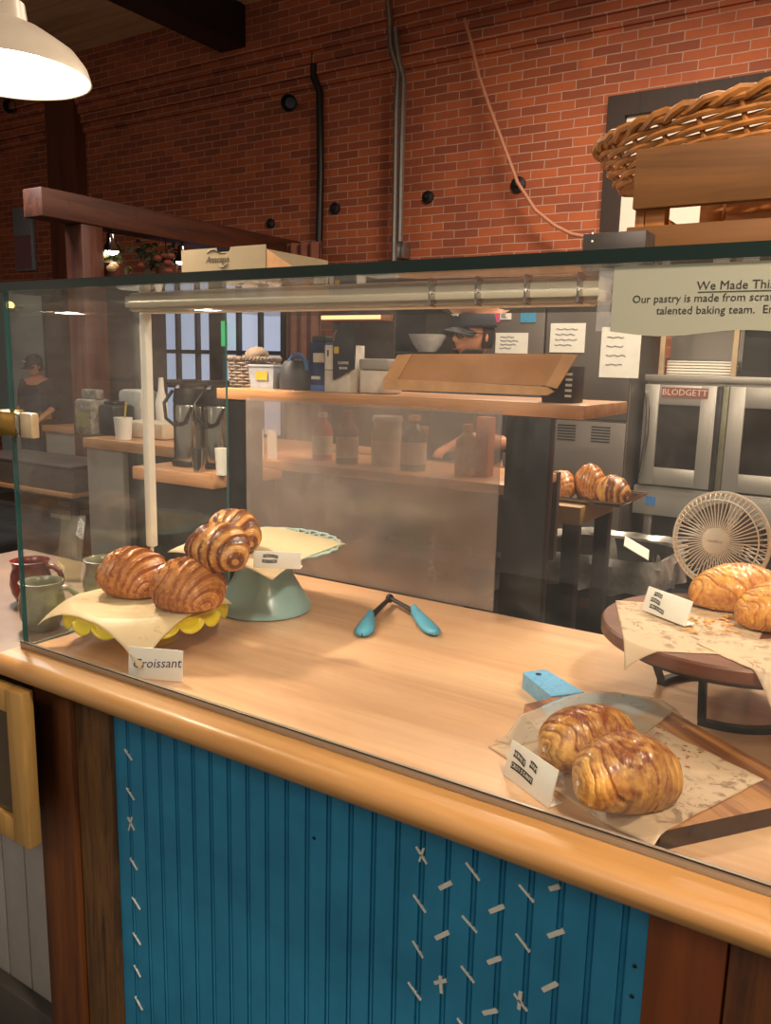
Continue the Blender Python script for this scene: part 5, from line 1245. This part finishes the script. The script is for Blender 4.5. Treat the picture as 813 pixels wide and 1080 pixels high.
# ================================================================ PEOPLE
def skin_body(name, verts, edges, radii, mat, parent, sub=2):
    me = bpy.data.meshes.new(name); me.from_pydata([Vector(v) for v in verts], edges, []); o = bpy.data.objects.new(name, me); COL.objects.link(o)
    sk = o.modifiers.new('skin', 'SKIN'); sk.use_smooth_shade = True
    for i, r in enumerate(radii):
        rr = r if isinstance(r, tuple) else (r, r); me.skin_vertices[0].data[i].radius = rr
    me.skin_vertices[0].data[0].use_root = True
    su = o.modifiers.new('sub', 'SUBSURF'); su.levels = sub; su.render_levels = sub
    dg = bpy.context.evaluated_depsgraph_get(); nm = bpy.data.meshes.new_from_object(o.evaluated_get(dg)); bpy.data.objects.remove(o)
    nm.materials.append(mat); nm.shade_smooth(); ob = bpy.data.objects.new(name, nm); COL.objects.link(ob); ob.parent = parent; return ob
def person(label, loc, rz, S=1.0, shirt='cloth', headturn=0, headtilt=0, cap=True, glasses=True, beard=True, handz=1.0, pants='darkjeans', trousers='22262e'):
    """facing local -y; one skinned body (skin), clothes as children"""
    c = thing('person', label, 'person', loc, None, rz); c.scale = (S, S, S)
    # joints
    v = [(0, 0, .93), (0, .0, 1.08), (0, .0, 1.28), (0, -.0, 1.42), (0, -.015, 1.50),
         (.09, 0, .90), (.10, -.01, .50), (.10, .02, .09), (.105, -.12, .035),
         (-.09, 0, .90), (-.10, -.01, .50), (-.10, .02, .09), (-.105, -.12, .035),
         (.17, 0, 1.40), (.23, .0, 1.13), (.17, -.20, handz + .04), (.15, -.27, handz),
         (-.17, 0, 1.40), (-.23, .0, 1.13), (-.17, -.20, handz + .04), (-.15, -.27, handz)]
    e = [(0, 1), (1, 2), (2, 3), (3, 4), (0, 5), (5, 6), (6, 7), (7, 8), (0, 9), (9, 10), (10, 11), (11, 12), (3, 13), (13, 14), (14, 15), (15, 16), (3, 17), (17, 18), (18, 19), (19, 20)]
    r = [(.15, .11), (.14, .105), (.16, .115), (.11, .08), .055, .09, .06, .042, .035, .09, .06, .042, .035, .062, .047, .03, .024, .062, .047, .03, .024]
    # fingers
    for s_, hi in ((1, 16), (-1, 20)):
        h = Vector(v[hi])
        for k in range(4):
            b = h + Vector((s_ * (.022 - .015 * k), -.045, -.008)); v += [tuple(b), tuple(b + Vector((0, -.03 + .004 * abs(k - 1), -.012))), tuple(b + Vector((0, -.045 + .006 * abs(k - 1), -.034)))]
            n_ = len(v); e += [(hi, n_ - 3), (n_ - 3, n_ - 2), (n_ - 2, n_ - 1)]; r += [.010, .009, .008]
        b = h + Vector((-s_ * .03, -.02, -.01)); v += [tuple(b), tuple(b + Vector((-s_ * .012, -.03, -.012)))]; n_ = len(v); e += [(hi, n_ - 2), (n_ - 2, n_ - 1)]; r += [.011, .009]
    body = skin_body('body', v, e, r, M['skin'], c)
    # clothing: shirt & trousers, looser skins over the same joints
    sh = skin_body('shirt', [v[0], v[1], v[2], v[3], v[13], v[14], tuple(Vector(v[14]).lerp(Vector(v[15]), .25)), v[17], v[18], tuple(Vector(v[18]).lerp(Vector(v[19]), .25))], [(0, 1), (1, 2), (2, 3), (3, 4), (4, 5), (5, 6), (3, 7), (7, 8), (8, 9)], [(.165, .125), (.155, .12), (.175, .13), (.12, .092), .075, .062, .052, .075, .062, .052], M[shirt], c)
    tr = skin_body('trousers', [(0, 0, .96), v[5], v[6], (.10, .02, .08), v[9], v[10], (-.10, .02, .08)], [(0, 1), (1, 2), (2, 3), (0, 4), (4, 5), (5, 6)], [(.165, .125), .105, .075, .058, .105, .075, .058], plain('trouser_cloth', trousers, .8), c)
    if shirt == 'cloth':
        m = MB(); m.grid(lambda a, b: (.17 * math.sin((a - .5) * 2.2), -.135 - .02 * math.cos((a - .5) * 2.2), .55 + .8 * b), 12, 12); o = m.build('apron', plain('apron_blue', '232b3a', .8, 0, .1), c, world=False); o.modifiers.new('s', 'SOLIDIFY').thickness = .004
    for s_ in (-1, 1):
        m = MB().ball((s_ * .105, -.06, .045), .05, (1, 2.4, .85), 8); m.build('shoe', M['black'], c, world=False)
    # head, modelled as one shaped surface
    HM = Matrix.Translation((0, -.03, 1.60)) @ Matrix.Rotation(headturn, 4, 'Z') @ Matrix.Rotation(headtilt, 4, 'X')
    m = MB()
    def hd_(u, v_):
        th = 2 * PI * u; ph = PI * (v_ - .5); x = math.sin(th) * math.cos(ph); y = -math.cos(th) * math.cos(ph); z = math.sin(ph)
        X, Y, Z = x * .076, y * .095, z * .115
        if z < -.1: X *= 1 + .28 * z; Y = Y * (1 + .12 * z) - (.012 * -z)
        g = lambda cx_, cz, sx, sz: math.exp(-((X - cx_) / sx) ** 2 - ((Z - cz) / sz) ** 2) if y < -.2 else 0
        Y -= .026 * g(0, -.022, .012, .018) + .012 * g(0, .0, .009, .02) + .008 * g(0, -.058, .024, .008) + .008 * g(0, -.1, .022, .02)
        Y += .010 * g(.03, .004, .016, .011) + .010 * g(-.03, .004, .016, .011) + .003 * g(0, -.066, .03, .004)
        return (X, Y, Z)
    m.grid(hd_, 56, 44, True, False)
    for s_ in (-1, 1): m.ball((s_ * .077, .005, -.008), .018, (.35, .8, 1.5), 7)
    for vv_ in m.bm.verts: vv_.co = HM @ vv_.co
    hdo = m.build('head', M['skin'], body, world=False)
    for s_ in (-1, 1):
        m = MB().ball(HM @ Vector((s_ * .030, -.080, .003)), .0115, (1, 1, 1), 8); ey = m.build('eye', plain('eye_white', 'd8d0c8', .2), body, world=False)
    m = MB()
    for s_ in (-1, 1):
        m.ball(HM @ Vector((s_ * .031, -.0905, .003)), .005, (1, .5, 1), 6); m.tube([HM @ Vector((s_ * x, -.094 + abs(x - .03) * .2, .026 + .003 * math.sin((x - .012) * 70))) for x in (.014, .024, .034, .046)], [.0025, .0035, .003, .002], 6)
    m.build('brow', M['hair'], body, world=False)
    m = MB().tube([HM @ Vector((x, -.104 + 6 * x * x, -.062)) for x in (-.024, -.012, 0, .012, .024)], [.001, .003, .0035, .003, .001], 6); m.build('mouth', plain('lip', '8c4c40', .5), body, world=False)
    m = MB()
    def hr(u, v_):
        th = 2 * PI * u; ph = PI / 2 * (1 - v_ * (1.35 if math.cos(th) < .2 else .5)); X = math.sin(th) * math.cos(ph) * .083; Y = -math.cos(th) * math.cos(ph) * .102 + .004; Z = math.sin(ph) * .122 + .002
        return HM @ Vector((X, Y, Z))
    m.grid(hr, 40, 14, True, False); m.build('hair', M['hair'], c, world=False).modifiers.new('s', 'SOLIDIFY').thickness = .008
    if beard:
        m = MB(); m.grid(lambda u, v_: HM @ Vector((math.sin((u - .5) * 3.0) * .071 * (1 - .30 * v_), -math.cos((u - .5) * 3.0) * (.094) * (1 - .08 * v_) + .001 - .008 * (1 - abs(u - .5) * 2), -.062 - .060 * v_ - (.034 * (1 - min(1, abs(u - .5) * 5)) * (1 - v_)))), 24, 10); m.build('beard', M['hair'], c, world=False).modifiers.new('s', 'SOLIDIFY').thickness = .006
    if cap:
        cp = MB(); cp.grid(lambda u, v_: HM @ Vector((math.sin(2 * PI * u) * .092 * math.cos(PI / 2 * v_) ** .8, -math.cos(2 * PI * u) * .112 * math.cos(PI / 2 * v_) ** .8 + .004, .030 + .108 * math.sin(PI / 2 * v_))), 40, 14, True, False)
        co = cp.build('cap', M['cap'], c, world=False); co.modifiers.new('s', 'SOLIDIFY').thickness = .004
        b_ = MB(); b_.grid(lambda u, v_: HM @ Vector(((u - .5) * .15, -.095 - .085 * v_ * math.sqrt(max(0, 1 - (1.9 * (u - .5)) ** 2)) + .05 * (2 * (u - .5)) ** 2, .038 - .018 * v_ - .03 * (2 * (u - .5)) ** 2)), 18, 8); bo_ = b_.build('visor', M['cap'], co, world=False); bo_.modifiers.new('s', 'SOLIDIFY').thickness = .004
        lg = MB(); lg.tube([HM @ Vector((x, -.112 + 1.2 * x * x, .088 + .006 * math.sin(x * 300))) for x in [-.022 + .0044 * k for k in range(11)]], [.003 + .004 * abs(math.sin(k * .9)) for k in range(11)], 6); lg.build('patch', M['paper'], co, world=False)
    if glasses:
        m = MB()
        for s_ in (-1, 1):
            m.tube([HM @ Vector((s_ * .033 + .024 * math.cos(a), -.108 - .001 * math.cos(a) * s_ + .25 * abs(.024 * math.cos(a) * s_ + .0) * (1 if math.cos(a) * s_ > 0 else 0), .002 + .019 * math.sin(a))) for a in [2 * PI * k / 20 for k in range(20)]], .0022, 6, False, True)
            m.tube([HM @ Vector((s_ * .057, -.102, .006)), HM @ Vector((s_ * .078, -.05, .006)), HM @ Vector((s_ * .08, .005, .004))], .002, 5)
        m.tube([HM @ Vector((-.01, -.11, .004)), HM @ Vector((.01, -.11, .004))], .002, 5); m.build('glasses', M['black'], c, world=False)
    return c
hp = P(500, 352, y=3.3)
person('bearded cook in black cap, glasses and dark apron looking down behind the cardboard', (hp.x + .01, 3.32, 0), -.35, hp.z / 1.604, 'cloth', 0, .04, handz=1.12)
hp = P(38, 382, y=6.0 - .9)
person('distant person in a dark cap and shirt reaching to the grey station at far left', (hp.x, 5.1, -.02), .3, hp.z / 1.62, 'cloth', -.3, .3, True, False, False, .95)
